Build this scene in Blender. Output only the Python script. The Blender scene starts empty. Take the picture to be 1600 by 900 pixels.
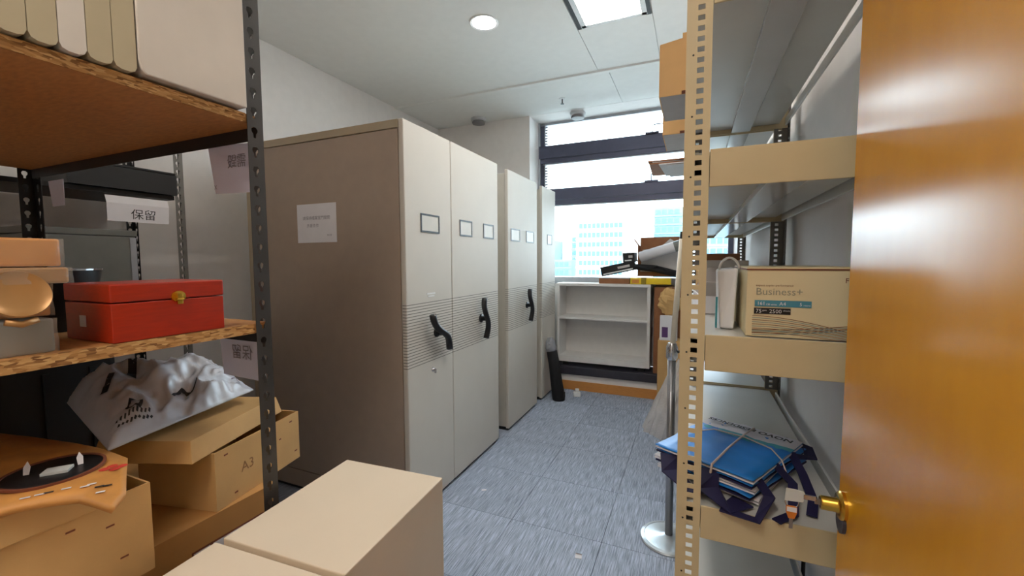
import bpy, bmesh, math, random
from mathutils import Matrix, Vector, noise
random.seed(7)
C = bpy.context.scene
COL = C.collection

# ------------------------------------------------------------------ camera
cam_d = bpy.data.cameras.new('camera')
cam = bpy.data.objects.new('camera', cam_d)
COL.objects.link(cam)
cam_d.sensor_width = 36.0
cam_d.lens = 657.0 / 1600.0 * 36.0
cam_d.clip_start = 0.02
cam_d.clip_end = 2000.0
R = ((0.91874565, -0.0221984, 0.39422541), (0.39482534, 0.06278142, -0.91660866), (-0.00440278, 0.99778040, 0.06644464))
m = Matrix.Identity(4)
for i in range(3):
    for j in range(3):
        m[i][j] = R[i][j]
m.translation = (0, 0, 1.45)
cam.matrix_world = m
C.camera = cam

# ------------------------------------------------------------------ view and sky
C.view_settings.view_transform = 'Standard'
C.view_settings.look = 'None'
C.view_settings.exposure = 0.88
C.view_settings.gamma = 1.0
C.view_settings.use_curve_mapping = False
SKY = 7.2
PANEL = 8.4
REAR_FILL = 10.8  # strength of the added, unseen panel overhead by the entrance
DOWN = 16.0
w = bpy.data.worlds.new('sky')
C.world = w
w.use_nodes = True
nt = w.node_tree
nt.nodes.clear()
wo = nt.nodes.new('ShaderNodeOutputWorld')
bg = nt.nodes.new('ShaderNodeBackground')
tc = nt.nodes.new('ShaderNodeTexCoord')
nz = nt.nodes.new('ShaderNodeTexNoise')
nz.inputs['Scale'].default_value = 2.2
nz.inputs['Detail'].default_value = 4
rp = nt.nodes.new('ShaderNodeValToRGB')
rp.color_ramp.elements[0].position = 0.35
rp.color_ramp.elements[0].color = (0.72, 0.85, 1.0, 1)
rp.color_ramp.elements[1].position = 0.65
rp.color_ramp.elements[1].color = (0.86, 0.93, 1.0, 1)
nt.links.new(tc.outputs['Generated'], nz.inputs['Vector'])
nt.links.new(nz.outputs['Fac'], rp.inputs['Fac'])
nt.links.new(rp.outputs['Color'], bg.inputs['Color'])
bg.inputs['Strength'].default_value = SKY
nt.links.new(bg.outputs[0], wo.inputs['Surface'])


# ------------------------------------------------------------------ materials
def lin(c):
    r = []
    for v in c[:3]:
        v = v / 255.0
        r.append(v / 12.92 if v <= 0.04045 else ((v + 0.055) / 1.055) ** 2.4)
    return (r[0], r[1], r[2], 1.0)


def base_mat(name):
    ma = bpy.data.materials.new(name)
    ma.use_nodes = True
    n = ma.node_tree
    n.nodes.clear()
    o = n.nodes.new('ShaderNodeOutputMaterial')
    b = n.nodes.new('ShaderNodeBsdfPrincipled')
    n.links.new(b.outputs[0], o.inputs['Surface'])
    return ma, n, b, o


def node(n, typ, **kw):
    x = n.nodes.new(typ)
    for k, v in kw.items():
        if k in x.inputs:
            x.inputs[k].default_value = v
        else:
            setattr(x, k, v)
    return x


def mat(name, c, rough=0.6, metal=0.0, vary=0.06, scale=14.0, bump=0.0, bscale=120.0, stretch=None, coat=0.0, spec=0.5, croug=0.1):
    """Painted or plain surface: base colour with a soft noise in it and a fine bump."""
    ma, n, b, o = base_mat(name)
    co = node(n, 'ShaderNodeTexCoord')
    src = co.outputs['Object']
    if stretch:
        mp = node(n, 'ShaderNodeMapping')
        mp.inputs['Scale'].default_value = stretch
        n.links.new(src, mp.inputs['Vector'])
        src = mp.outputs['Vector']
    t = node(n, 'ShaderNodeTexNoise', Scale=scale, Detail=4.0)
    n.links.new(src, t.inputs['Vector'])
    r = node(n, 'ShaderNodeValToRGB')
    l = lin(c)
    r.color_ramp.elements[0].position = 0.3
    r.color_ramp.elements[1].position = 0.7
    r.color_ramp.elements[0].color = tuple(v * (1 - vary) for v in l[:3]) + (1,)
    r.color_ramp.elements[1].color = tuple(min(1, v * (1 + vary)) for v in l[:3]) + (1,)
    n.links.new(t.outputs['Fac'], r.inputs['Fac'])
    n.links.new(r.outputs['Color'], b.inputs['Base Color'])
    b.inputs['Roughness'].default_value = rough
    b.inputs['Metallic'].default_value = metal
    b.inputs['Specular IOR Level'].default_value = spec
    if coat:
        b.inputs['Coat Weight'].default_value = coat
        b.inputs['Coat Roughness'].default_value = croug
    if bump:
        t2 = node(n, 'ShaderNodeTexNoise', Scale=bscale, Detail=3.0)
        n.links.new(src, t2.inputs['Vector'])
        bp = node(n, 'ShaderNodeBump', Strength=bump, Distance=0.002)
        n.links.new(t2.outputs['Fac'], bp.inputs['Height'])
        n.links.new(bp.outputs['Normal'], b.inputs['Normal'])
    return ma


def emit_mat(name, c, s):
    ma, n, b, o = base_mat(name)
    b.inputs['Base Color'].default_value = (0.8, 0.8, 0.8, 1)
    b.inputs['Emission Color'].default_value = lin(c)
    b.inputs['Emission Strength'].default_value = s
    return ma


def glass_mat(name, tint=(0.93, 0.98, 0.98, 1), rough=0.02, mixf=None):
    ma, n, b, o = base_mat(name)
    n.nodes.remove(b)
    tr = node(n, 'ShaderNodeBsdfTransparent', Color=tint)
    gl = node(n, 'ShaderNodeBsdfGlossy', Roughness=rough)
    fr = node(n, 'ShaderNodeFresnel', IOR=1.45)
    mx = node(n, 'ShaderNodeMixShader')
    n.links.new(fr.outputs[0], mx.inputs[0])
    n.links.new(tr.outputs[0], mx.inputs[1])
    n.links.new(gl.outputs[0], mx.inputs[2])
    n.links.new(mx.outputs[0], o.inputs['Surface'])
    return ma


def film_mat(name, c, opacity, rough=0.25):
    """Thin plastic film: partly see-through, partly lit."""
    ma, n, b, o = base_mat(name)
    b.inputs['Base Color'].default_value = lin(c)
    b.inputs['Roughness'].default_value = rough
    tr = node(n, 'ShaderNodeBsdfTransparent', Color=(0.95, 0.95, 0.95, 1))
    mx = node(n, 'ShaderNodeMixShader')
    co = node(n, 'ShaderNodeTexCoord')
    t = node(n, 'ShaderNodeTexNoise', Scale=9.0, Detail=3.0)
    n.links.new(co.outputs['Object'], t.inputs['Vector'])
    mr = node(n, 'ShaderNodeMapRange')
    mr.inputs['To Min'].default_value = max(0, opacity - 0.2)
    mr.inputs['To Max'].default_value = min(1, opacity + 0.2)
    n.links.new(t.outputs['Fac'], mr.inputs['Value'])
    n.links.new(mr.outputs[0], mx.inputs[0])
    n.links.new(tr.outputs[0], mx.inputs[1])
    n.links.new(b.outputs[0], mx.inputs[2])
    n.links.new(mx.outputs[0], o.inputs['Surface'])
    return ma


def carpet_mat():
    ma, n, b, o = base_mat('carpet')
    co = node(n, 'ShaderNodeTexCoord')
    oi = node(n, 'ShaderNodeObjectInfo')
    mp = node(n, 'ShaderNodeMapping')
    mp.inputs['Scale'].default_value = (240, 8, 1)
    n.links.new(co.outputs['Object'], mp.inputs['Vector'])
    add = node(n, 'ShaderNodeVectorMath', operation='ADD')
    n.links.new(mp.outputs[0], add.inputs[0])
    sc = node(n, 'ShaderNodeVectorMath', operation='SCALE')
    sc.inputs['Scale'].default_value = 60.0
    cx = node(n, 'ShaderNodeCombineXYZ')
    n.links.new(oi.outputs['Random'], cx.inputs[0])
    n.links.new(oi.outputs['Random'], cx.inputs[1])
    n.links.new(cx.outputs[0], sc.inputs[0])
    n.links.new(sc.outputs[0], add.inputs[1])
    t = node(n, 'ShaderNodeTexNoise', Scale=1.0, Detail=3.0, Roughness=0.65)
    n.links.new(add.outputs[0], t.inputs['Vector'])
    r = node(n, 'ShaderNodeValToRGB')
    e = r.color_ramp.elements
    e[0].position = 0.36
    e[0].color = lin((132, 142, 158))
    e[1].position = 0.66
    e[1].color = lin((196, 206, 224))
    k = r.color_ramp.elements.new(0.5)
    k.color = lin((164, 174, 192))
    n.links.new(t.outputs['Fac'], r.inputs['Fac'])
    hs = node(n, 'ShaderNodeHueSaturation')
    mr = node(n, 'ShaderNodeMapRange')
    mr.inputs['To Min'].default_value = 0.92
    mr.inputs['To Max'].default_value = 1.06
    n.links.new(oi.outputs['Random'], mr.inputs['Value'])
    n.links.new(mr.outputs[0], hs.inputs['Value'])
    n.links.new(r.outputs['Color'], hs.inputs['Color'])
    n.links.new(hs.outputs[0], b.inputs['Base Color'])
    b.inputs['Roughness'].default_value = 0.95
    b.inputs['Specular IOR Level'].default_value = 0.2
    bp = node(n, 'ShaderNodeBump', Strength=0.6, Distance=0.003)
    n.links.new(t.outputs['Fac'], bp.inputs['Height'])
    n.links.new(bp.outputs['Normal'], b.inputs['Normal'])
    return ma


def chip_mat():
    ma, n, b, o = base_mat('chipboard_core')
    co = node(n, 'ShaderNodeTexCoord')
    v = node(n, 'ShaderNodeTexVoronoi', Scale=170.0)
    mp = node(n, 'ShaderNodeMapping')
    mp.inputs['Scale'].default_value = (1, 0.4, 1.6)
    n.links.new(co.outputs['Object'], mp.inputs['Vector'])
    n.links.new(mp.outputs[0], v.inputs['Vector'])
    sp = node(n, 'ShaderNodeSeparateColor')
    n.links.new(v.outputs['Color'], sp.inputs[0])
    r = node(n, 'ShaderNodeValToRGB')
    e = r.color_ramp.elements
    e[0].color = lin((120, 78, 38))
    e[1].color = lin((214, 170, 112))
    k = e.new(0.45)
    k.color = lin((185, 134, 76))
    n.links.new(sp.outputs[0], r.inputs['Fac'])
    n.links.new(r.outputs['Color'], b.inputs['Base Color'])
    b.inputs['Roughness'].default_value = 0.85
    bp = node(n, 'ShaderNodeBump', Strength=0.5, Distance=0.002)
    n.links.new(sp.outputs[1], bp.inputs['Height'])
    n.links.new(bp.outputs['Normal'], b.inputs['Normal'])
    return ma


def door_mat():
    ma, n, b, o = base_mat('door_veneer')
    co = node(n, 'ShaderNodeTexCoord')
    mp = node(n, 'ShaderNodeMapping')
    mp.inputs['Scale'].default_value = (3, 9, 3.2)
    n.links.new(co.outputs['Object'], mp.inputs['Vector'])
    t = node(n, 'ShaderNodeTexNoise', Scale=2.5, Detail=5.0)
    n.links.new(mp.outputs[0], t.inputs['Vector'])
    r = node(n, 'ShaderNodeValToRGB')
    e = r.color_ramp.elements
    e[0].position = 0.2
    e[0].color = lin((226, 154, 24))
    e[1].position = 0.8
    e[1].color = lin((234, 164, 30))
    n.links.new(t.outputs['Fac'], r.inputs['Fac'])
    n.links.new(r.outputs['Color'], b.inputs['Base Color'])
    b.inputs['Roughness'].default_value = 0.24
    b.inputs['Specular IOR Level'].default_value = 0.55
    return ma


def stripes_mat(name, c, z0, z1, n_lines, dark):
    """Paint with a printed band of thin level lines between z0 and z1 (object space)."""
    ma, n, b, o = base_mat(name)
    co = node(n, 'ShaderNodeTexCoord')
    sx = node(n, 'ShaderNodeSeparateXYZ')
    n.links.new(co.outputs['Object'], sx.inputs[0])

    def mth(op, a, bb):
        x = node(n, 'ShaderNodeMath', operation=op)
        for i, v in enumerate((a, bb)):
            if isinstance(v, (int, float)):
                x.inputs[i].default_value = v
            else:
                n.links.new(v, x.inputs[i])
        return x.outputs[0]
    pitch = (z1 - z0) / n_lines
    f = mth('FRACT', mth('DIVIDE', mth('SUBTRACT', sx.outputs['Z'], z0), pitch), 0)
    line = mth('LESS_THAN', f, 0.24)
    up = mth('LESS_THAN', sx.outputs['Z'], z1)
    lo = mth('GREATER_THAN', sx.outputs['Z'], z0)
    msk = mth('MULTIPLY', line, mth('MULTIPLY', up, lo))
    t = node(n, 'ShaderNodeTexNoise', Scale=6.0, Detail=3.0)
    n.links.new(co.outputs['Object'], t.inputs['Vector'])
    r = node(n, 'ShaderNodeValToRGB')
    l = lin(c)
    r.color_ramp.elements[0].color = tuple(v * 0.96 for v in l[:3]) + (1,)
    r.color_ramp.elements[1].color = tuple(v * 1.03 for v in l[:3]) + (1,)
    n.links.new(t.outputs['Fac'], r.inputs['Fac'])
    mx = node(n, 'ShaderNodeMix', data_type='RGBA')
    n.links.new(msk, mx.inputs[0])
    n.links.new(r.outputs['Color'], mx.inputs[6])
    mx.inputs[7].default_value = lin(dark)
    n.links.new(mx.outputs[2], b.inputs['Base Color'])
    b.inputs['Roughness'].default_value = 0.62
    b.inputs['Specular IOR Level'].default_value = 0.3
    t2 = node(n, 'ShaderNodeTexNoise', Scale=260.0, Detail=2.0)
    n.links.new(co.outputs['Object'], t2.inputs['Vector'])
    bp = node(n, 'ShaderNodeBump', Strength=0.08, Distance=0.001)
    n.links.new(t2.outputs['Fac'], bp.inputs['Height'])
    n.links.new(bp.outputs['Normal'], b.inputs['Normal'])
    return ma


M = {}
M['wall'] = mat('wall_paint', (241, 237, 234), 0.85, vary=0.02, bump=0.08, bscale=160)
M['wall_grey'] = mat('wall_paint_grey', (228, 224, 222), 0.85, vary=0.02, bump=0.1, bscale=160)
M['ceil'] = mat('ceiling_paint', (243, 243, 240), 0.8, vary=0.015, bump=0.05, bscale=200)
M['carpet'] = carpet_mat()
M['seam'] = mat('carpet_backing', (62, 64, 68), 0.95)
M['skirt'] = mat('skirting_wood', (205, 140, 74), 0.5, vary=0.1, stretch=(2, 30, 30))
M['black'] = mat('black_plastic', (20, 20, 23), 0.45, vary=0.1)
M['blackfab'] = mat('black_fabric', (16, 16, 19), 0.8, vary=0.2, bump=0.3)
M['sill'] = mat('dark_sill', (58, 56, 66), 0.4, vary=0.1)
M['alum'] = mat('window_aluminium', (86, 88, 108), 0.42, metal=0.35, vary=0.05)
M['alum_l'] = mat('window_aluminium_light', (176, 180, 188), 0.4, metal=0.4, vary=0.05)
M['glass'] = glass_mat('window_glass')
M['cabfront'] = stripes_mat('cabinet_paint_striped', (210, 204, 194), 0.86, 1.222, 22, (118, 114, 108))
M['cabside'] = mat('cabinet_side_paint', (172, 155, 140), 0.55, vary=0.03, bump=0.08, bscale=220)
M['cabtrim'] = mat('cabinet_trim_paint', (176, 162, 138), 0.5, vary=0.03)
M['cabbody'] = mat('cabinet_paint', (206, 200, 188), 0.5, vary=0.03)
M['beige'] = mat('rack_beige_paint', (204, 188, 150), 0.42, vary=0.03, bump=0.04, bscale=250)
M['tray'] = mat('shelf_grey_paint', (206, 205, 200), 0.3, vary=0.04, scale=5)
M['gloss'] = mat('shelf_gloss_paint', (196, 196, 196), 0.16, vary=0.03, scale=5)
M['angle'] = mat('slotted_angle_grey', (74, 71, 69), 0.42, metal=0.45, vary=0.08)
M['angle_d'] = mat('slotted_angle_dark', (34, 34, 36), 0.45, metal=0.4, vary=0.1)
M['angle_l'] = mat('slotted_angle_light', (120, 118, 114), 0.45, metal=0.4, vary=0.08)
M['chip'] = chip_mat()
M['board'] = mat('board_face', (188, 132, 76), 0.6, vary=0.14, scale=40, stretch=(1, 3, 1))
M['kraft'] = mat('kraft_card', (206, 164, 106), 0.8, vary=0.07, scale=8, bump=0.12, bscale=90)
M['kraft_d'] = mat('kraft_card_dark', (186, 136, 78), 0.8, vary=0.08, scale=8, bump=0.12, bscale=90)
M['cream'] = mat('cream_card', (228, 210, 186), 0.7, vary=0.02, scale=5, bump=0.05, bscale=80)
M['cream_s'] = mat('cream_card_inner', (190, 150, 98), 0.8, vary=0.05)
M['peach'] = mat('peach_card', (236, 188, 128), 0.75, vary=0.03)
M['greycard'] = mat('grey_card', (196, 190, 188), 0.8, vary=0.04)
M['brown'] = mat('brown_card', (150, 100, 66), 0.85, vary=0.1)
M['paper'] = mat('white_paper', (228, 226, 230), 0.85, vary=0.02)
M['paper_l'] = mat('lilac_paper', (212, 212, 230), 0.85, vary=0.02)
M['ink'] = mat('ink', (38, 38, 44), 0.7)
M['ink_f'] = mat('faint_ink', (132, 128, 140), 0.8)
M['ink_t'] = mat('teal_ink', (112, 142, 146), 0.7)
M['ink_br'] = mat('brown_ink', (120, 66, 44), 0.7)
M['pencil'] = mat('pencil_brown', (150, 108, 66), 0.8)
M['ink_g'] = mat('grey_ink', (150, 148, 130), 0.8)
M['papercarton'] = mat('paper_carton', (222, 207, 168), 0.7, vary=0.02, scale=5, bump=0.05, bscale=80)
M['ink_red'] = mat('red_ink', (200, 62, 48), 0.7)
M['white'] = mat('white_plastic', (232, 232, 230), 0.4, vary=0.02)
M['file'] = mat('file_board', (214, 204, 192), 0.75, vary=0.05, scale=6)
M['file_d'] = mat('file_board_buff', (186, 172, 142), 0.75, vary=0.07, scale=6)
M['redwood'] = mat('red_lacquer', (170, 40, 8), 0.38, vary=0.12, scale=20, stretch=(3, 1, 8), coat=0.25)
M['gold'] = mat('brass', (214, 168, 70), 0.25, metal=1.0, vary=0.08)
M['chrome'] = mat('chrome', (200, 200, 205), 0.16, metal=1.0, vary=0.02)
M['steel'] = mat('brushed_steel', (158, 158, 162), 0.34, metal=0.9, vary=0.05)
M['steel_b'] = mat('stand_base_steel', (205, 212, 218), 0.3, metal=0.6, vary=0.03)
M['door'] = door_mat()
M['dooredge'] = mat('door_edge', (176, 112, 46), 0.5, vary=0.06)
M['lampframe'] = mat('lamp_frame', (220, 220, 220), 0.5)
M['slot'] = mat('slot_dark', (48, 48, 50), 0.7)
M['panel'] = emit_mat('lamp_panel', (255, 250, 242), PANEL)
M['rear_fill'] = emit_mat('fill_panel_rear', (255, 246, 234), REAR_FILL)
M['down'] = emit_mat('downlight_lens', (244, 248, 255), DOWN)
M['det_w'] = mat('detector_white', (206, 206, 208), 0.5)
M['det_g'] = mat('detector_grey', (140, 138, 140), 0.6)
M['amber'] = mat('amber_box', (214, 140, 52), 0.5, vary=0.18, scale=10, coat=0.5)
M['goldfoil'] = mat('gold_foil', (178, 132, 80), 0.36, metal=0.35, vary=0.12, scale=12)
M['wrap'] = film_mat('cellophane', (226, 210, 190), 0.2, 0.12)
M['sheet'] = film_mat('plastic_sheet', (222, 218, 216), 0.62, 0.25)
M['wrapgrey'] = film_mat('grey_film', (170, 172, 182), 0.45, 0.2)
M['bagwhite'] = mat('white_poly_bag', (192, 194, 202), 0.3, vary=0.08, scale=7)
M['darkbox'] = mat('dark_box', (15, 15, 17), 0.5, vary=0.15)
M['greymetal'] = mat('grey_metal_box', (120, 122, 118), 0.45, vary=0.06)
M['orange_k'] = mat('orange_gift_paper', (200, 140, 72), 0.55, vary=0.2, scale=16)
M['film'] = mat('pale_gloss', (204, 208, 206), 0.08)  # key head, and the reflection painted on the gift bag
M['blue'] = mat('blue_woven_poly', (24, 122, 208), 0.4, vary=0.22, scale=7, bump=0.1, bscale=160)
M['teal'] = mat('teal_print', (60, 160, 178), 0.45, vary=0.15)
M['navy'] = mat('navy_strap', (24, 20, 66), 0.7, vary=0.15, bump=0.2)
M['poly_w'] = mat('white_woven_poly', (224, 222, 230), 0.5, vary=0.04)
M['twine'] = mat('clear_tie', (206, 190, 182), 0.4)
M['stick'] = mat('pale_stick', (224, 214, 196), 0.5, vary=0.05)
M['yellow'] = mat('yellow_plastic', (236, 200, 36), 0.4, vary=0.06)
M['purple'] = mat('purple_print', (92, 58, 108), 0.6)
M['bookc'] = mat('grey_laminate', (222, 219, 216), 0.5, vary=0.03)
M['bld'] = mat('building_white', (168, 172, 172), 0.8, vary=0.03, scale=0.4)
M['bld2'] = mat('building_pale_blue', (92, 116, 122), 0.8, vary=0.06, scale=0.4)
M['bld3'] = mat('building_pale_grey', (112, 124, 128), 0.8, vary=0.06, scale=0.4)
M['pane'] = mat('far_window', (52, 92, 112), 0.3, vary=0.12, scale=0.6)
M['ground'] = mat('city_ground', (206, 208, 204), 0.9, vary=0.1, scale=0.05)
M['amberplastic'] = mat('amber_plastic', (206, 120, 36), 0.35, coat=0.4)
M['corridor'] = mat('corridor_paint', (216, 206, 194), 0.85, vary=0.03)


# ------------------------------------------------------------------ mesh builder
class MB:
    def __init__(self):
        self.v = []
        self.f = []

    def add(self, vs, fs):
        o = len(self.v)
        self.v += [tuple(p) for p in vs]
        self.f += [tuple(i + o for i in f) for f in fs]
        return self

    def box(self, x0, x1, y0, y1, z0, z1, T=None):
        p = [Vector((x, y, z)) for z in (z0, z1) for y in (y0, y1) for x in (x0, x1)]
        if T is not None:
            p = [T @ q for q in p]
        return self.add(p, [(0, 2, 3, 1), (4, 5, 7, 6), (0, 1, 5, 4), (2, 6, 7, 3), (0, 4, 6, 2), (1, 3, 7, 5)])

    def quad(self, a, b, c, d):
        return self.add([a, b, c, d], [(0, 1, 2, 3)])

    def tube(self, path, r, n=12, cap=True):
        path = [Vector(p) for p in path]
        rs = r if isinstance(r, (list, tuple)) else [r] * len(path)
        o = len(self.v)
        up = None
        for i, p in enumerate(path):
            d = (path[min(i + 1, len(path) - 1)] - path[max(i - 1, 0)])
            d.normalize()
            if up is None:
                up = Vector((0, 0, 1)) if abs(d.z) < 0.9 else Vector((1, 0, 0))
            s = d.cross(up)
            s.normalize()
            u = s.cross(d)
            u.normalize()
            up = u
            for k in range(n):
                a = 2 * math.pi * k / n
                self.v.append(tuple(p + (s * math.cos(a) + u * math.sin(a)) * rs[i]))
        for i in range(len(path) - 1):
            for k in range(n):
                a, b = o + i * n + k, o + i * n + (k + 1) % n
                self.f.append((a, b, b + n, a + n))
        if cap:
            self.f.append(tuple(o + k for k in range(n))[::-1])
            self.f.append(tuple(o + (len(path) - 1) * n + k for k in range(n)))
        return self

    def lathe(self, prof, n=28, T=None):
        """prof: (radius, z) list, closed at both ends."""
        o = len(self.v)
        for r, z in prof:
            for k in range(n):
                a = 2 * math.pi * k / n
                p = Vector((r * math.cos(a), r * math.sin(a), z))
                self.v.append(tuple(T @ p if T is not None else p))
        for i in range(len(prof) - 1):
            for k in range(n):
                a, b = o + i * n + k, o + i * n + (k + 1) % n
                self.f.append((a, b, b + n, a + n))
        self.f.append(tuple(o + k for k in range(n))[::-1])
        self.f.append(tuple(o + (len(prof) - 1) * n + k for k in range(n)))
        return self

    def prism(self, pts, h, T):
        """pts in the local xy plane, extruded by h along local z, then transformed."""
        n = len(pts)
        lo = [T @ Vector((p[0], p[1], 0)) for p in pts]
        hi = [T @ Vector((p[0], p[1], h)) for p in pts]
        return self.add(lo + hi, [tuple(range(n))[::-1], tuple(range(n, 2 * n))] + [(i, (i + 1) % n, n + (i + 1) % n, n + i) for i in range(n)])

    def build(self, name, ma, parent=None, bevel=0.0, smooth=False, solid=0.0, seg=2, fix=False):
        me = bpy.data.meshes.new(name)
        me.from_pydata(self.v, [], self.f)
        if fix:
            bm = bmesh.new()
            bm.from_mesh(me)
            bmesh.ops.recalc_face_normals(bm, faces=bm.faces)
            bm.to_mesh(me)
            bm.free()
        me.materials.append(ma)
        if smooth:
            for p in me.polygons:
                p.use_smooth = True
        me.update()
        o = bpy.data.objects.new(name, me)
        COL.objects.link(o)
        if parent is not None:
            o.parent = parent
        if solid:
            s = o.modifiers.new('solid', 'SOLIDIFY')
            s.thickness = solid
            s.offset = 0
        if bevel:
            b = o.modifiers.new('bevel', 'BEVEL')
            b.width = bevel
            b.segments = seg
            b.limit_method = 'ANGLE'
        return o


def smooth_by_angle(o, deg=40):
    for p in o.data.polygons:
        p.use_smooth = True
    o.data.set_sharp_from_angle(angle=math.radians(deg))


def tag(o, label=None, cat=None, group=None, kind=None):
    if label:
        o['label'] = label
    if cat:
        o['category'] = cat
    if group:
        o['group'] = group
    if kind:
        o['kind'] = kind
    return o


def thing(name, label, cat, loc=(0, 0, 0), rz=0.0, group=None):
    o = bpy.data.objects.new(name, None)
    o.empty_display_size = 0.05
    COL.objects.link(o)
    o.location = loc
    o.rotation_euler = (0, 0, rz)
    return tag(o, label, cat, group)


def struct(name, mb, ma, parent=None, **kw):
    o = mb.build(name, ma, parent, **kw)
    if parent is None:
        o['kind'] = 'structure'
    return o


def copy_part(o, parent):
    c = o.copy()
    COL.objects.link(c)
    c.parent = parent
    return c


def text(body, size, T, ma, parent, name='printed_text', mirror=False, depth=0.0004, align='LEFT', bold=0.0):
    """Flat lettering: T maps the local xy plane of the text onto its surface."""
    cu = bpy.data.curves.new('lettering', 'FONT')
    cu.body = body
    cu.size = size
    cu.align_x = align
    cu.resolution_u = 2
    cu.offset = bold
    to = bpy.data.objects.new('lettering', cu)
    COL.objects.link(to)
    dg = bpy.context.evaluated_depsgraph_get()
    me = bpy.data.meshes.new_from_object(to.evaluated_get(dg))
    bpy.data.objects.remove(to)
    if mirror:
        T = T @ Matrix.Diagonal((-1, 1, 1, 1))
    me.transform(T)
    me.materials.clear()
    me.materials.append(ma)
    o = bpy.data.objects.new(name, me)
    COL.objects.link(o)
    o.parent = parent
    return o


def frame(o, x, y):
    """Matrix with the given origin, x axis and y axis (z = x cross y)."""
    x = Vector(x).normalized()
    y = Vector(y).normalized()
    z = x.cross(y)
    mm = Matrix.Identity(4)
    for i in range(3):
        mm[i][0], mm[i][1], mm[i][2], mm[i][3] = x[i], y[i], z[i], o[i]
    return mm


def RZ(a):
    return Matrix.Rotation(a, 4, 'Z')


def TR(x, y, z):
    return Matrix.Translation((x, y, z))


D = math.radians
HZ = 3.06            # ceiling height
XL, XR = -2.93, 0.375  # side walls
YW = 4.52            # far wall, inner face
YG = 4.84            # window plane

# ================================================================== setting
fl = struct('floor', MB().box(XL - .1, XR + .1, -1.6, YW, -0.12, -0.012), M['seam'])
tile = None
nx0 = -1.9
for j in range(10):
    for i in range(5):
        x, y = nx0 + i * 0.5, -0.42 + j * 0.5
        y1 = min(y + 0.5, YW - .002)
        x1 = min(x + 0.5, XR - .002)
        if y1 < YW - .01 and x1 < XR - .01:
            if tile is None:
                tile = MB().box(0.001, 0.499, 0.001, 0.499, -0.012, 0).build('carpet_tile', M['carpet'], fl, bevel=0.0015)
                tile.location = (x, y, 0)
            else:
                c = copy_part(tile, fl)
                c.location = (x, y, 0)
        else:
            c = MB().box(0.001, x1 - x - .001, 0.001, y1 - y - .001, -0.012, 0).build('carpet_tile', M['carpet'], fl, bevel=0.0015)
            c.location = (x, y, 0)
MB().box(XL, nx0, -1.6, YW, -0.012, 0).build('carpet_strip', M['carpet'], fl)
MB().box(nx0, XR, -1.6, -0.42, -0.012, 0).build('carpet_strip', M['carpet'], fl)

ce = struct('ceiling', MB().box(XL - .1, XR + .1, -1.6, YW + .4, HZ + .012, HZ + .12), M['ceil'])
g = 0.002
LX0, LX1, LY0, LY1 = -0.745, -0.315, 1.78, 3.0   # lamp opening
for (x0, x1, y0, y1) in ((XL, -.78, -1.6, 3.69), (-.28, XR, -1.6, 3.69), (-.78, -.28, LY1 + .0, 3.69), (-.78, -.28, -.15, LY0), (-.78, -.28, -1.6, -1.35),
                         (XL, -.70, 3.76, YW), (-.70, XR, 3.76, YW)):
    MB().box(x0 + g, x1 - g, y0 + g, y1 - g, HZ, HZ + .012).build('ceiling_panel', M['ceil'], ce, bevel=0.0015)
MB().box(XL, XR, YW + .002, YG + .1, HZ, HZ + .012).build('soffit_panel', M['wall'], ce)
struct('trim_1', MB().add([(XL, 3.69, HZ), (XR, 3.69, HZ), (XR, 3.705, HZ - .01), (XL, 3.705, HZ - .01), (XL, 3.76, HZ - .006), (XR, 3.76, HZ - .006), (XR, 3.76, HZ), (XL, 3.76, HZ)],
       [(0, 1, 2, 3), (3, 2, 5, 4), (4, 5, 6, 7), (0, 7, 6, 1), (0, 3, 4, 7), (1, 6, 5, 2)]), M['ceil'])

struct('wall_left', MB().box(XL - .1, XL, -1.6, YW, 0, HZ + .012), M['wall'])
struct('wall_right', MB().box(XR, XR + .1, -1.6, YG + .1, 0, HZ + .012), M['wall_grey'])
struct('wall_front', MB().box(XL, XR, -1.6, -1.5, 0, HZ), M['corridor'])
wb = struct('wall_back', MB().box(XL, -1.72, YW, YG + .1, 0, HZ), M['wall'])
MB().box(-1.72, XR, YW, YG + .1, 0, .175).build('sill_wall', M['wall'], wb)
struct('baseboard_back', MB().box(-1.72, XR, YW - .014, YW, 0, .1), M['skirt'], bevel=.002)
struct('trim_2', MB().box(-1.72, XR, YW - .03, YG, .175, .262), M['sill'], bevel=.004)
struct('wall_spandrel', MB().box(-1.72, XR, YG - .0, YG + .1, .262, 1.17), M['wall'])

# window: jamb, sill rail, two deep mullions, panes, stays
wn = bpy.data.objects.new('window_1', None)
COL.objects.link(wn)
wn['kind'] = 'structure'
xa, xb = -1.72, XR
MB().box(xa, xa + .022, YG - .03, YG + .03, 1.17, HZ).build('jamb', M['alum_l'], wn, bevel=.002)
MB().box(xa + .022, xa + .07, YG, YG + .05, 1.17, HZ).build('jamb', M['alum'], wn, bevel=.002)
MB().box(xa + .07, xa + .085, YG - .012, YG + .05, 1.17, HZ).build('jamb', M['alum_l'], wn, bevel=.002)
MB().box(xb - .05, xb, YG, YG + .05, 1.17, HZ).build('jamb', M['alum'], wn, bevel=.002)
MB().box(xa, xb, YG - .01, YG + .06, HZ - .03, HZ).build('head_rail', M['alum_l'], wn, bevel=.002)
MB().box(xa, xb, YG - .05, YG + .06, 1.17, 1.25).build('sill_rail', M['alum_l'], wn, bevel=.003)
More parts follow.
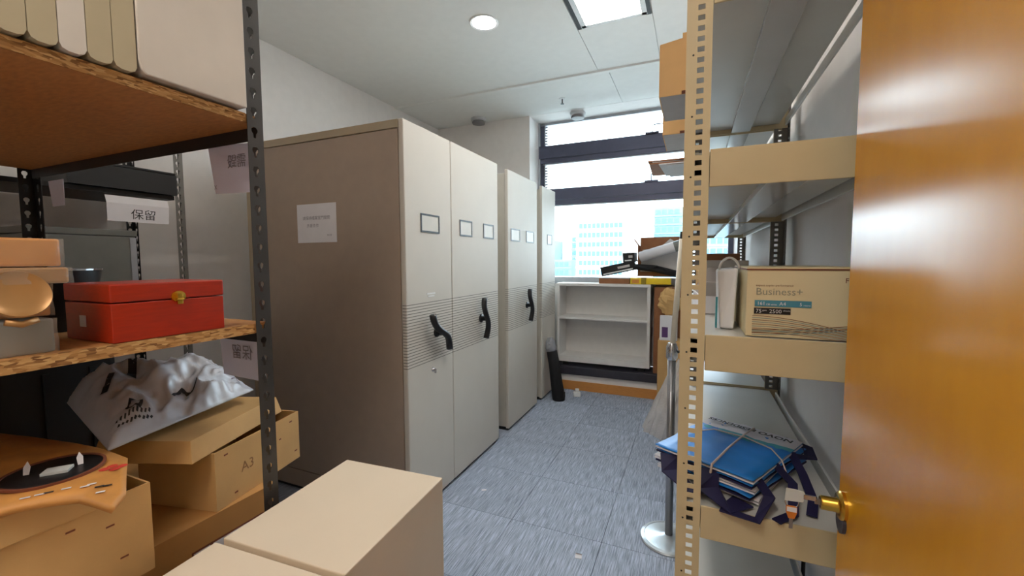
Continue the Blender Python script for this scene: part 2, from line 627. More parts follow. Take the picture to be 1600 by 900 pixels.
for (z0, z1) in ((2.575, 2.79), (2.085, 2.285)):
    mm = MB().box(xa + .01, xb, YG - .035, YG + .05, z0 + .07, z1).build('mullion', M['alum'], wn, bevel=.003)
    MB().box(xa + .01, xb, YG - .02, YG + .05, z0 + .012, z0 + .066).build('mullion_lip', M['alum'], mm, bevel=.003)
    MB().box(xa + .05, xb, YG - .005, YG + .045, z0, z0 + .012).build('glazing_bead', M['alum_l'], mm)
    # stay handle on the mullion
    h = MB().tube([(-.43, YG - .05, z1 + .0), (-.43, YG - .06, z1 + .075), (-.405, YG - .06, z1 + .085), (-.27, YG - .06, z1 + .085)], .0065, 8)
    h.box(-.5, -.36, YG - .065, YG - .035, z1 - .004, z1 + .012)
    h.build('window_stay', M['alum'], mm)
for (z0, z1) in ((1.25, 2.085), (2.285, 2.575), (2.79, HZ - .03)):
    MB().box(xa + .085, xb - .05, YG + .02, YG + .026, z0, z1).build('pane', M['glass'], wn)
    b = MB()
    k = z0 + .02
    while k < z1 - .02 and z0 > 2:
        b.box(xa + .085, xa + .112, YG - .004, YG + .004, k, k + .016)
        k += .032
    if z0 > 2:
        tag(b.build('blind_ladder', M['alum_l'], wn), kind='stuff')

# door leaf, open along the right wall
dr = bpy.data.objects.new('door_1', None)
COL.objects.link(dr)
dr['kind'] = 'structure'
dx, dy0, dy1 = 0.262, 0.06, 0.945
MB().box(dx, dx + .042, dy0, dy1, .008, 2.12).build('door_leaf', M['door'], dr, bevel=.002)
MB().box(dx + .004, dx + .038, dy1 - .0005, dy1 + .0015, .01, 2.11).build('edge_lipping', M['dooredge'], dr)
hy, hz = .915, 1.0
hd = MB()
T = TR(dx, hy, hz) @ Matrix.Rotation(-math.pi / 2, 4, 'Y')
hd.lathe([(.0, 0), (.026, 0), (.026, .005), (.022, .009), (.014, .010), (.0125, .012), (.0125, .034), (.011, .036), (.0, .036)], 24, T)
lever = hd.build('knob_lock', M['gold'], dr)
smooth_by_angle(lever)
MB().lathe([(0, 0), (.02, 0), (.02, .006), (0, .006)], 20, TR(dx, hy, hz - .03) @ Matrix.Rotation(-math.pi / 2, 4, 'Y')).build('escutcheon', M['sill'], lever)
lt = MB().box(dx + .012, dx + .03, dy1, dy1 + .003, .9, 1.07).build('latch_plate', M['gold'], dr)
MB().box(dx + .014, dx + .028, dy1 + .003, dy1 + .014, .945, .962).build('latch_bolt', M['gold'], lt, bevel=.002)

# ================================================================== ceiling fittings
def panel_lamp(label, y0, y1, glow):
    L = thing('ceiling_light', label, 'light', ((LX0 + LX1) / 2, (y0 + y1) / 2, HZ))
    hw, hl = (LX1 - LX0) / 2, (y1 - y0) / 2
    fm = MB()
    fm.box(-hw - .03, -hw + .03, -hl, hl, -.002, .012).box(hw - .03, hw + .03, -hl, hl, -.002, .012)
    fm.box(-hw, hw, hl - .03, hl - .002, -.002, .012).box(-hw, hw, -hl + .002, -hl + .03, -.002, .012)
    fm.build('lamp_frame', M['lampframe'], L)
    MB().box(-hw + .03, hw - .03, -hl + .03, hl - .03, .001, .006).build('diffuser', glow, L)
    for s_ in (-1, 1):
        MB().box(s_ * (hw + .017) - .013, s_ * (hw + .017) + .013, -hl + .05, hl, -.004, -.002).build('air_slot', M['slot'], L)
    MB().box(-.02, .09, hl - .034, hl - .014, -.006, -.002).build('latch_tab', M['lampframe'], L)


panel_lamp('bright square white ceiling light panel between dark air slots', LY0, LY1, M['panel'])
panel_lamp('added ceiling light panel, unseen overhead by the entrance, brightening the foreground', -1.35, -.15, M['rear_fill'])  # unseen lamp added to brighten surfaces that face the camera

d = thing('downlight', 'small round glowing downlight recessed in the ceiling', 'light', (-1.34, 2.655, HZ))
o = MB().lathe([(.078, -.001), (.098, -.001), (.1, -.004), (.095, -.008), (.08, -.004), (.078, -.001)], 36).build('trim_ring', M['white'], d)
smooth_by_angle(o)
MB().lathe([(0, -.0045), (.079, -.0045), (.079, -.001), (0, -.001)], 36).build('lens', M['down'], d)

for (x, y, lab) in ((-2.28, 4.36, 'round smoke detector on ceiling above the cabinets, left of window'), (-1.20, 4.64, 'round smoke detector at top edge of the window')):
    s = thing('smoke_detector', lab, 'smoke detector', (x, y, HZ), 0, 'ceiling detectors by the window')
    smooth_by_angle(MB().lathe([(0, 0), (.085, 0), (.085, -.03), (.075, -.034), (0, -.034)], 28).build('base', M['det_w'], s))
    smooth_by_angle(MB().lathe([(0, -.034), (.068, -.034), (.075, -.045), (.07, -.062), (.0, -.064)], 28).build('sensor_cap', M['det_g'], s))
s = thing('fire_sprinkler', 'tiny sprinkler head poking out of ceiling near window', 'sprinkler', (-1.24, 4.18, HZ))
MB().tube([(0, 0, 0), (0, 0, -.05)], .006, 8).build('stem', M['angle_d'], s)
MB().lathe([(0, -.05), (.018, -.05), (.018, -.053), (0, -.053)], 12).build('deflector', M['angle_d'], s)
MB().lathe([(0, 0), (.035, 0), (.03, -.004), (0, -.004)], 20).build('escutcheon', M['white'], s)


# ================================================================== mobile shelving (four units on the left of the aisle)
def cab(label, y0, y1, frames, handle, first=False, lock=False):
    X = -1.402
    t = thing('mobile_shelving_unit', label, 'filing cabinet', (X, y0, 0), 0, 'compactor shelving along the aisle')
    W = y1 - y0
    XB = -1.16
    MB().box(XB, -.03, .01, W - .01, .03, 2.16).build('body', M['cabbody'], t, bevel=.004)
    MB().box(XB, -.02, .02, W - .02, 0.0, .03).build('base', M['black'], t)
    MB().box(-.03, 0, .0015, W - .0015, .022, 2.19).build('front_panel', M['cabfront'], t, bevel=.006, seg=3)
    if first:
        MB().box(XB, -.035, 0, .01, .14, 2.14).build('side_panel', M['cabside'], t, bevel=.002)
        MB().box(XB, -.032, -.003, .012, 2.145, 2.188).build('top_trim', M['cabtrim'], t, bevel=.002)
        MB().box(XB, -.032, -.002, .012, .03, .135).build('plinth', M['cabside'], t, bevel=.002)
        MB().box(XB - .07, XB - .005, .0, .06, .0, 2.18).build('rear_upright', M['cabtrim'], t, bevel=.003)
    for (a, b) in frames:
        a -= y0
        b -= y0
        q = MB()
        w_ = .009
        q.box(0, .004, a, b, 1.609, 1.609 + w_).box(0, .004, a, b, 1.714 - w_, 1.714).box(0, .004, a, a + w_, 1.609 + w_, 1.714 - w_).box(0, .004, b - w_, b, 1.609 + w_, 1.714 - w_)
        f = q.build('label_frame', M['angle_d'], t)
        MB().box(0, .0015, a + w_, b - w_, 1.609 + w_, 1.714 - w_).build('label_card', M['cabbody'], f)
    if handle:
        hy_, hz_, ang = handle
        hy_ -= y0
        pts, rad = [], []
        for k in range(15):
            s_ = -1 + 2 * k / 14
            yy = -.024 * math.sin(s_ * math.pi * .95)
            zz = s_ * .145
            ca, sa = math.cos(ang), math.sin(ang)
            pts.append((.044 + .008 * math.cos(s_ * math.pi), hy_ + yy * ca - zz * sa, hz_ + yy * sa + zz * ca))
            rad.append(.0185 + .0025 * abs(s_))
        h = MB().tube(pts, rad, 12)
        hh = h.build('crank_handle', M['black'], t, smooth=True)
        MB().tube([(0, hy_, hz_), (.008, hy_, hz_), (.009, hy_, hz_), (.045, hy_, hz_)], [.03, .03, .017, .017], 16).build('hub', M['black'], hh, smooth=True)
        MB().lathe([(0, 0), (.009, 0), (.007, .004), (0, .004)], 12, TR(*(Vector(pts[-1]) + Vector((.016, 0, 0)))) @ Matrix.Rotation(math.pi / 2, 4, 'Y')).build('screw_cap', M['chrome'], hh)
    if lock:
        k = MB().lathe([(0, 0), (.014, 0), (.013, .006), (.008, .012), (0, .012)], 18, TR(0, 2.068 - y0, .806) @ Matrix.Rotation(math.pi / 2, 4, 'Y')).build('cabinet_lock', M['chrome'], t)
        smooth_by_angle(k)
        MB().box(.012, .022, 2.064 - y0, 2.072 - y0, .786, .812).build('lock_lever', M['chrome'], k)
        q = MB().box(0, .0015, 2.02 - y0, 2.105 - y0, 1.252, 1.262).box(0, .0015, 2.03 - y0, 2.095 - y0, 1.238, 1.246)
        q.build('name_plate', M['white'], t)
    return t


c1 = cab('nearest cream filing unit with brown end panel and tilted black crank', 1.83, 2.296, [(1.972, 2.159)], (2.113, 1.022, D(36)), True, True)
c2 = cab('second cream filing unit flush beside the nearest one, upright black crank', 2.299, 2.986, [(2.40, 2.566), (2.737, 2.907)], (2.69, 1.03, D(2)))
c3 = cab('third cream filing unit standing alone beyond a narrow gap', 3.18, 3.885, [(3.238, 3.436), (3.59, 3.79)], (3.605, 1.035, D(2)))
c4 = cab('farthest narrow cream filing unit, next to the window ledge', 4.03, 4.47, [(4.194, 4.345)], None)

# notice taped on the end panel of the nearest unit
n1 = thing('paper_notice', 'white notice sheet taped on the brown end panel of nearest cabinet', 'paper', (-2.03, 1.8285, 1.67))
MB().box(-.155, .155, -.001, 0, -.113, .113).build('sheet', M['paper'], n1)
Tn = frame((0, -.0016, 0), (1, 0, 0), (0, 0, 1))
text('請保持檔案室門關閉', .024, Tn @ TR(0, .022, 0), M['ink_f'], n1, align='CENTER')
text('多謝合作', .024, Tn @ TR(-.03, -.022, 0), M['ink_f'], n1, align='CENTER')
text('辦公室', .012, Tn @ TR(.1, -.075, 0), M['ink_f'], n1, align='CENTER')


# ================================================================== slotted posts
def holed_strip(mb, wdt, z0, z1, pitch, hole, cx, T, phase=0.5):
    """A strip of sheet (local x across, local y up) with one hole per pitch; hole is an outline around (0,0) starting anywhere, listed anticlockwise."""
    n = int((z1 - z0) / pitch)
    H = (z1 - z0)
    pc = H / n
    for i in range(n):
        b0, b1 = z0 + i * pc, z0 + (i + 1) * pc
        cyy = b0 + pc * phase
        hp = [(cx + p[0], cyy + p[1]) for p in hole]
        m_ = len(hp)
        # outer ring sampled at the angle of each hole vertex
        outer = []
        for p in hp:
            dxx, dyy = p[0] - cx, p[1] - cyy
            ts = []
            if dxx > 1e-9:
                ts.append((wdt - cx) / dxx)
            if dxx < -1e-9:
                ts.append(-cx / dxx)
            if dyy > 1e-9:
                ts.append((b1 - cyy) / dyy)
            if dyy < -1e-9:
                ts.append((b0 - cyy) / dyy)
            t_ = min(ts)
            outer.append((cx + dxx * t_, cyy + dyy * t_))
        corners = [(0, b0), (wdt, b0), (wdt, b1), (0, b1)]

        def ang(p):
            return math.atan2(p[1] - cyy, p[0] - cx)
        vs = [T @ Vector((p[0], p[1], 0)) for p in hp] + [T @ Vector((p[0], p[1], 0)) for p in outer] + [T @ Vector((p[0], p[1], 0)) for p in corners]
        fs = []
        for k in range(m_):
            k2 = (k + 1) % m_
            a0, a1 = ang(outer[k]), ang(outer[k2])
            if a1 <= a0:
                a1 += 2 * math.pi
            mid = []
            for ci, cc in enumerate(corners):
                ac = ang(cc)
                while ac < a0 - 1e-9:
                    ac += 2 * math.pi
                if a0 + 1e-6 < ac < a1 - 1e-6:
                    mid.append((ac, 2 * m_ + ci))
            mid.sort()
            fs.append((k, m_ + k) + tuple(q for _, q in mid) + (m_ + k2, k2))
        mb.add(vs, fs)


SQ = [(-.0068, -.0055), (.0068, -.0055), (.0068, .0055), (-.0068, .0055)]
KEY = [(-.0035, -.014), (.0035, -.014), (.0042, -.004), (.0085, .002), (.009, .009), (.004, .0145), (-.004, .0145), (-.009, .009), (-.0085, .002), (-.0042, -.004)]


def post(name, parent, ma, corner, fx, fy, z0, z1, wa, wb_, pitch, hole, thick=.0022):
    """Angle post: corner at (x,y); flange A runs along x by fx*wa, flange B along y by fy*wb."""
    mb = MB()
    x, y = corner
    TA = frame((x, y, 0), (fx, 0, 0), (0, 0, 1))
    holed_strip(mb, wa, z0, z1, pitch, hole, wa * .56, TA)
    TB = frame((x, y, 0), (0, fy, 0), (0, 0, 1))
    holed_strip(mb, wb_, z0, z1, pitch, hole, wb_ * .56, TB)
    return mb.build(name, ma, parent, solid=thick)


# ------------------------------------------------------------------ left rack (grey posts, chipboard shelves)
RX0, RX1, RY0, RY1 = -2.45, -1.10, 0.03, 0.82
lr = thing('slotted_angle_rack', 'tall grey slotted angle rack with chipboard shelves at left foreground', 'rack')
KP = .0515
post('post', lr, M['angle'], (RX1, RY1), -1, -1, 0.0, 2.5, .044, .044, KP, KEY)
post('post', lr, M['angle_d'], (RX0, RY1), 1, -1, 0.0, 2.5, .06, .044, KP, KEY)
post('post', lr, M['angle'], (RX1, RY0), -1, 1, 0.0, 2.5, .04, .04, KP, KEY)
post('post', lr, M['angle_d'], (RX0, RY0), 1, 1, 0.0, 2.5, .04, .04, KP, KEY)
for zt, th in ((1.843, .024), (1.278, .026), (.42, .024)):
    b = MB().box(RX0 + .006, RX1 - .006, RY0 + .006, RY1 - .004, zt - th, zt).build('shelf_board', M['board'], lr)
    q = MB().box(RX1 - .0065, RX1 - .003, RY0 + .046, RY1 - .046, zt - th, zt)
    q.build('chipboard_edge', M['chip'], b)
    for yy in (RY0 + .004, RY1 - .008):
        MB().box(RX0 + .01, RX1 - .01, yy, yy + .003, zt - th - .035, zt - th).build('shelf_beam', M['angle_d'], lr)

# boxes and files on the top board
for i in range(6):
    y = .291 + i * .0402
    t = thing('magazine_file', ['buff card file on the top shelf, leftmost of the row', 'buff card file, second from the left on the top shelf', 'buff card file, third from the left on the top shelf',
              'pale card file in the middle of the top shelf row', 'buff card file, second from the wide white one', 'buff card file touching the wide white one'][i], 'file', (RX1 + .012, y, 1.844 + .002), 0, 'card files on the top shelf')
    rr = .012
    w_ = .0388
    pts = [(rr, 0), (w_ - rr, 0), (w_ - rr * .3, rr * .3), (w_, rr), (w_, .31), (0, .31), (0, rr), (rr * .3, rr * .3)]
    MB().prism(pts, .24, frame((-.24, 0, 0), (0, 1, 0), (0, 0, 1))).build('case', M['file'] if i == 3 else M['file_d'], t)
    MB().box(0, .0012, .008, .031, .16, .24).build('spine_label', M['paper'], t)
t = thing('box_file', 'wide white card file nearest the grey post on top shelf', 'file', (RX1 + .014, .534, 1.846), D(-1))
w_ = .232
pts = [(.012, .004), (.004, .012), (0, .03), (0, .33), (w_, .33), (w_, .004)]
MB().prism(pts, .26, frame((-.26, 0, 0), (0, 1, 0), (0, 0, 1))).build('case', M['file'], t, bevel=.003)
MB().box(-.26, .002, 0, w_, .331, .345).build('lid', M['file'], t, bevel=.002)

# red lacquer box
t = thing('wooden_gift_box', 'red lacquered wooden box with brass clasp on the middle shelf', 'box', (-1.105, .467, 1.279), D(0))
MB().box(-.19, 0, 0, .228, 0, .083).build('body', M['redwood'], t, bevel=.002)
MB().box(-.191, .001, -.001, .229, .085, .124).build('lid', M['redwood'], t, bevel=.003)
q = MB().lathe([(0, 0), (.016, 0), (.015, .003), (.006, .005), (0, .005)], 20, TR(.0005, .125, .09) @ Matrix.Rotation(math.pi / 2, 4, 'Y') @ Matrix.Diagonal((.85, 1, 1, 1)))
cl = q.build('clasp', M['gold'], t)
MB().box(.005, .009, .119, .131, .072, .098).build('hasp', M['gold'], cl, bevel=.001)
MB().tube([(.008, .118, .083), (.008, .132, .083)], .003, 8).build('hinge_pin', M['gold'], cl)
MB().box(-.125, -.1, -.0018, -.001, .03, .055).build('sticker', M['paper'], t)

# cellophane wrapped gift boxes at the left of the middle shelf
def wrapped(name, label, x0, x1, y0, y1, z0, z1, ma, rz=0.0):
    cx_, cy_ = (x0 + x1) / 2, (y0 + y1) / 2
    t = thing(name, label, 'gift box', (cx_, cy_, z0), rz, 'wrapped gift boxes on the middle shelf')
    a, b, h = (x1 - x0) / 2, (y1 - y0) / 2, z1 - z0
    MB().box(-a, a, -b, b, 0, h).build('box', ma, t, bevel=.004)
    mb = MB()
    nn = 10
    # crumpled film all round, a little outside of the box
    def P(u, v):
        per = [(-a, -b), (a, -b), (a, b), (-a, b)]
        k = int(u * 4) % 4
        f = u * 4 - int(u * 4)
        p0, p1 = per[k], per[(k + 1) % 4]
        x, y = p0[0] + (p1[0] - p0[0]) * f, p0[1] + (p1[1] - p0[1]) * f
        nn_ = noise.noise(Vector((x * 40, y * 40, v * 3 + z0 * 50))) * .003 + .0045
        l = math.hypot(x, y)
        return (x * (1 + nn_ / l), y * (1 + nn_ / l), v * h)
    U = 40
    vs = [P(i / U, j / 6) for j in range(7) for i in range(U)]
    fs = [(j * U + i, j * U + (i + 1) % U, (j + 1) * U + (i + 1) % U, (j + 1) * U + i) for j in range(6) for i in range(U)]
    mb.add(vs, fs)
    mb.build('cellophane', M['wrap'], t, smooth=True)
    return t


wrapped('wrapped_gift_box', 'clear wrapped grey box, bottom of the stack left of red box', -1.36, -1.125, .12, .389, 1.279, 1.343, M['greymetal'])
wrapped('wrapped_gift_box', 'amber wrapped box behind the gold dish, second from the bottom', -1.40, -1.165, .13, .40, 1.345, 1.408, M['amber'])
wrapped('wrapped_gift_box', 'thin gold wrapped box under the top amber one', -1.36, -1.11, .14, .412, 1.410, 1.440, M['goldfoil'], D(-1.5))
wrapped('wrapped_gift_box', 'amber wrapped box on top of the stack beside red box', -1.37, -1.12, .14, .404, 1.442, 1.494, M['amber'])
t = thing('gold_dish', 'round gold dish in wrap standing against the amber boxes', 'dish', (-1.10, .336, 1.349))
Td = TR(0, 0, .043) @ Matrix.Scale(.84, 4) @ Matrix.Rotation(D(72), 4, 'Y')
o = MB().lathe([(0, -.004), (.03, -.004), (.045, 0), (.052, .006), (.05, .01), (.044, .006), (.03, .002), (0, .002)], 32, Td).build('dish', M['goldfoil'], t)
smooth_by_angle(o)
MB().tube([(.01, -.02, -.003), (.012, .0, -.009), (.01, .02, -.003)], .006, 8).build('bow', M['goldfoil'], t, smooth=True)
t = thing('plastic_tray', 'black open dish with silver rim behind the red box', 'tray', (-1.47, .50, 1.279))
o = MB().lathe([(0, 0), (.06, 0), (.092, .10), (.10, .15), (.098, .151), (.088, .10), (.056, .006), (0, .006)], 32).build('bowl', M['black'], t)
smooth_by_angle(o)
o = MB().lathe([(.099, .15), (.102, .15), (.102, .154), (.099, .154), (.099, .15)], 32).build('rim', M['chrome'], t)

# ------------------------------------------------------------------ cartons under the left rack
def carton(name, label, size, loc, rz, ma, group=None, lid=None, cat='box'):
    t = thing(name, label, cat, loc, rz, group)
    a, b, h = size
    wl = .004
    mb = MB().box(-a, 0, 0, b, 0, wl).box(-a, -a + wl, 0, b, wl, h).box(-wl, 0, 0, b, wl, h).box(-a + wl, -wl, 0, wl, wl, h).box(-a + wl, -wl, b - wl, b, wl, h)
    mb.build('body', ma, t)
    return t


# a carton's origin is its near right bottom corner; it runs to -x and +y
tb = carton('kraft_carton', 'large brown carton with white label strips under the kraft box', (.62, .78, .333), (-1.19, .10, .421), D(0), M['kraft_d'])
MB().box(-.62, 0, 0, .78, .333, .336).build('top_flap', M['kraft_d'], tb)
q = MB().box(0, .0012, .535, .735, .195, .265)
lb = q.build('label_border', M['ink_br'], tb)
MB().box(0.0012, .0018, .539, .58, .20, .26).build('label', M['paper'], lb)
MB().box(0.0012, .0018, .588, .731, .20, .26).build('label', M['paper'], lb)

ta = carton('kraft_box', 'long kraft box with ajar lid, pencilled A3 on its side', (.26, .335, .165), (-1.193, .705, .758), D(12.5), M['kraft'])
for (yy, zz, l_) in ((.03, .145, .012), (.06, .02, .01), (.29, .14, .012), (.31, .03, .012), (.24, .1, .008)):
    MB().box(0, .0008, yy, yy + l_, zz, zz + .004).build('scuff', M['ink_br'], ta)
Tx = frame((.0008, 0, 0), (0, 1, 0), (0, 0, 1))
text('A3', .042, Tx @ TR(.085, .07, 0), M['pencil'], ta, name='written_text')
tl = bpy.data.objects.new('lid', None)
la, lb_, lh = .27, .40, .055
q = MB()
ins = .012
lo = [(-la, 0, 0), (0, 0, 0), (0, lb_, 0), (-la, lb_, 0)]
hi = [(-la + ins, ins, lh), (-ins, ins, lh), (-ins, lb_ - ins, lh), (-la + ins, lb_ - ins, lh)]
q.add(lo + hi, [(4, 5, 6, 7), (0, 1, 5, 4), (1, 2, 6, 5), (2, 3, 7, 6), (3, 0, 4, 7)])
ld = q.build('lid', M['kraft'], ta, bevel=.003, solid=.003)
ld.location = (.0, -.065, .168)
ld.rotation_euler = (D(-1), 0, D(9))

tc_ = carton('kraft_box', 'kraft box with slipped lid at bottom left corner, orange gift bag on top', (.36, .40, .20), (-1.105, .115, .758), D(0), M['kraft'])
q = MB().box(-.375, .008, -.03, .335, .19, .25)
q.build('lid', M['kraft'], tc_, bevel=.004)
for (yy, zz) in ((.2, .07), (.32, .14), (.16, .15), (.34, .06), (.26, .165)):
    MB().box(0, .0008, yy, yy + .014, zz, zz + .0035).build('scuff', M['ink_br'], tc_)

for i, (z_, lab) in enumerate(((.421, 'made-up black crate filling the shaded back of the lower shelf, under another'), (.802, 'made-up black crate on top, standing in for the shade behind the white bag'))):  # black boxes added to darken the shaded space under the middle shelf
    t = thing('shade_filler_crate', lab, 'crate', (-1.84, .33, z_), 0, 'made-up black crates filling the shaded lower shelf')
    q = MB().box(-.53, 0, 0, .45, 0, .012).box(-.53, -.52, 0, .45, .012, .345).box(-.01, 0, 0, .45, .012, .345).box(-.52, -.01, 0, .01, .012, .345).box(-.52, -.01, .44, .45, .012, .345)
    q.build('body', M['darkbox'], t, bevel=.003)
    for k in range(4):
        MB().box(0, .006, .05 + k * .11, .065 + k * .11, .02, .3).build('rib', M['darkbox'], t)
    MB().box(-.536, .008, -.006, .456, .345, .375).build('lid', M['black'], t, bevel=.004)

# orange gift bag with round window
t = thing('gift_bag', 'flat orange patterned gift bag with round dark window', 'bag', (-1.15, .36, 1.0095))
GP = [(-.42, -.30), (.03, -.13), (.075, -.06), (.125, .01), (.175, .035), (.155, .065), (.03, .125), (-.18, .12), (-.60, .04)]


def gz(x, y):
    d_ = max(0.0, x - .06)
    return .016 + .004 * math.sin(x * 23) * math.cos(y * 19) - min(.03, d_ * d_ * 2.2)


gb = bmesh.new()
vv = [gb.verts.new((x, y, 0)) for (x, y) in GP]
ff = gb.faces.new(vv)
bmesh.ops.triangulate(gb, faces=[ff])
bmesh.ops.subdivide_edges(gb, edges=gb.edges[:], cuts=5, use_grid_fill=True)
for v_ in gb.verts:
    v_.co.z = gz(v_.co.x, v_.co.y)
me = bpy.data.meshes.new('bag_body')
gb.to_mesh(me)
gb.free()
me.materials.append(M['orange_k'])
for p_ in me.polygons:
    p_.use_smooth = True
o = bpy.data.objects.new('bag_body', me)
COL.objects.link(o)
o.parent = t
sm = o.modifiers.new('solid', 'SOLIDIFY')
sm.thickness = .012
sm.offset = -1
gx, gy = -.022, .028
MB().lathe([(0, 0), (.072, 0), (.072, .003), (0, .003)], 36, TR(gx, gy, .0185)).build('round_window', M['black'], t)
MB().lathe([(.072, 0), (.077, 0), (.077, .005), (.072, .005), (.072, 0)], 36, TR(gx, gy, .0185)).build('window_rim', M['ink_br'], t)
MB().box(-.018, .022, -.014, .014, 0, .005, TR(gx + .01, gy, .0218) @ RZ(D(50))).build('pale_gloss', M['film'], t)  # pale square painted on the dark disc as a window's reflection
for (x, y, a_) in ((gx - .025, gy - .03, 1.0), (gx + .015, gy + .035, 1.3)):
    MB().prism([(-.004, 0), (.004, 0), (.005, .015), (0, .026), (-.005, .015)], .001, TR(x, y, .022) @ RZ(a_) @ Matrix.Rotation(D(62), 4, 'X')).build('paper_tag', M['paper'], t)
for i, (x, y) in enumerate(((.075, -.02), (.085, .0), (.1, .02), (.115, .035), (.07, -.03), (.1, .03), (.12, .045), (.06, -.045), (.13, .03))):
    MB().box(0, .013, 0, .0045, 0, .0006, TR(x, y, gz(x, y) + .0012) @ RZ(D(55))).build('printed_mark', M['paper'] if i % 3 else M['ink'], t)
for (x, y) in ((.05, .09), (.065, .1), (.07, .085), (-.09, -.08), (-.10, -.095), (.055, .075), (-.075, -.095)):
    MB().lathe([(0, 0), (.009, 0), (.007, .0006), (0, .0006)], 9, TR(x, y, gz(x, y) + .0012)).build('printed_flower', M['ink_red'], t)

# white plastic garment bag lying over the kraft box
t = thing('garment_bag', 'crumpled white printed plastic bag heaped on the kraft box lid', 'bag', (-1.235, .50, 1.012))
A_, B_ = Vector((0.0, 0.0, 0)), Vector((-.125, .44, 0))
def bsurf(u, v, top=True):
    """u along the front edge, v towards the back."""
    p = A_.lerp(B_, u) + Vector((-.46 + .29 * u, .10 - .07 * u, 0)) * v
    e = min(u, 1 - u, v * 1.4, 1 - v) * 5
    e = max(0, min(1, e))
    e = e ** .6
    n1_ = noise.noise(Vector((u * 3.1, v * 3.3, .3)))
    n2_ = noise.noise(Vector((u * 8 + 3, v * 7, 1.3)))
    rid = (1 - abs(noise.noise(Vector((u * 5 - 2, v * 4.5, 4.2)))) * 2)
    n3_ = 1 - abs(noise.noise(Vector((u * 13 + 5, v * 11, 8.2)))) * 2.4
    z = .012 + .034 * n1_ + .016 * n2_ + .024 * rid + .010 * n3_ + .10 * (v ** .8) * (1 - .5 * u) + .05 * math.exp(-((u - .62) ** 2 + (v - .5) ** 2) / .02) + .05 * math.exp(-((u - .42) ** 2 + (v - .42) ** 2) / .008)
    zb = .02 * v
    if top:
        return (p.x, p.y, zb + max(.004, z * e))
    return (p.x, p.y, zb)
N = 64
mb = MB()
vs = [bsurf(i / N, j / N) for j in range(N + 1) for i in range(N + 1)]
mb.add(vs, [(j * (N + 1) + i, j * (N + 1) + i + 1, (j + 1) * (N + 1) + i + 1, (j + 1) * (N + 1) + i) for j in range(N) for i in range(N)])
k0 = len(mb.v)
mb.add([bsurf(i / N, j / N, False) for j in range(N + 1) for i in range(N + 1)], [(j * (N + 1) + i, (j + 1) * (N + 1) + i, (j + 1) * (N + 1) + i + 1, j * (N + 1) + i + 1) for j in range(N) for i in range(N)])
for i in range(N):
    mb.f.append((i, k0 + i, k0 + i + 1, i + 1))
    a = N * (N + 1) + i
    mb.f.append((a, a + 1, k0 + a + 1, k0 + a))
    a = i * (N + 1)
    mb.f.append((a, a + N + 1, k0 + a + N + 1, k0 + a))
    a = i * (N + 1) + N
    mb.f.append((a, k0 + a, k0 + a + N + 1, a + N + 1))
mb.build('bag_body', M['bagwhite'], t, smooth=True)
def ribbon(pts, wdt, ma, parent, name, surf):
    mb = MB()
    P = []
    for i, (u, v) in enumerate(pts):
        u0, v0 = pts[max(0, i - 1)]
        u1, v1 = pts[min(len(pts) - 1, i + 1)]
        d = Vector((u1 - u0, v1 - v0)).normalized()
        nrm = Vector((-d.y, d.x)) * wdt / 2
        for s_ in (-1, 1):
            x, y, z = surf(min(1, max(0, u + nrm.x * s_)), min(1, max(0, v + nrm.y * s_)))
            P.append((x, y, z + .0025))
    mb.add(P, [(2 * i, 2 * i + 1, 2 * i + 3, 2 * i + 2) for i in range(len(pts) - 1)])
    return mb.build(name, ma, parent)
def dense(pts, n=6):
    r = []
    for a, b in zip(pts[:-1], pts[1:]):
        for k in range(n):
            f = k / n
            r.append((a[0] + (b[0] - a[0]) * f, a[1] + (b[1] - a[1]) * f))
    return r + [pts[-1]]
for pts, wd, ma in (([(.42, .2), (.5, .28), (.52, .18), (.6, .23)], .022, 'ink'), ([(.14, .16), (.18, .24), (.23, .19), (.2, .13), (.14, .16)], .018, 'ink'),
                    ([(.28, .62), (.33, .8)], .05, 'ink'), ([(.1, .5), (.2, .72)], .04, 'ink'), ([(.86, .3), (.9, .36)], .02, 'ink_red'), ([(.88, .15), (.93, .2), (.91, .27), (.86, .22)], .012, 'ink_f')):
    ribbon(dense(pts), wd, M[ma], t, 'printed_mark', bsurf)
for i in range(9):
    u = .07 + i * .022
    ribbon(dense([(u, .07 + .004 * (i % 3)), (u + .012, .09)], 2), .012, M['ink'], t, 'printed_mark', bsurf)
    ribbon(dense([(u, .105), (u + .01, .125)], 2), .01, M['ink'], t, 'printed_mark', bsurf)

# sheets of paper hanging off the rack
t = thing('paper_sign', 'lilac sheet hanging under top shelf beside grey post, writing showing through backwards', 'paper', (-1.255, .826, 1.79))
MB().add([(-.095, 0, .004), (.094, 0, -.005), (.088, .004, -.142), (-.075, .004, -.137)], [(0, 1, 2, 3)]).build('sheet', M['paper_l'], t, solid=.0008)
Tm = frame((.03, -.0012, -.055), (1, 0, 0), (0, 0, 1))
text('需毀', .042, Tm @ TR(.045, -.01, 0), M['ink_f'], t, mirror=True, name='written_text')
text('X', .018, Tm @ TR(-.09, -.07, 0), M['ink_f'], t, mirror=True, name='written_text')
t = thing('paper_sign', 'lilac sheet hanging below middle shelf beside grey post', 'paper', (-1.25, .8265, 1.225))
MB().add([(-.09, 0, 0), (.092, 0, 0), (.094, .004, -.13), (-.085, .004, -.125)], [(0, 1, 2, 3)]).build('sheet', M['paper_l'], t, solid=.0008)
text('保留', .048, frame((.0, -.0016, -.065), (1, 0, 0), (0, 0, 1)) @ TR(.06, 0, 0), M['ink_f'], t, mirror=True, name='written_text')

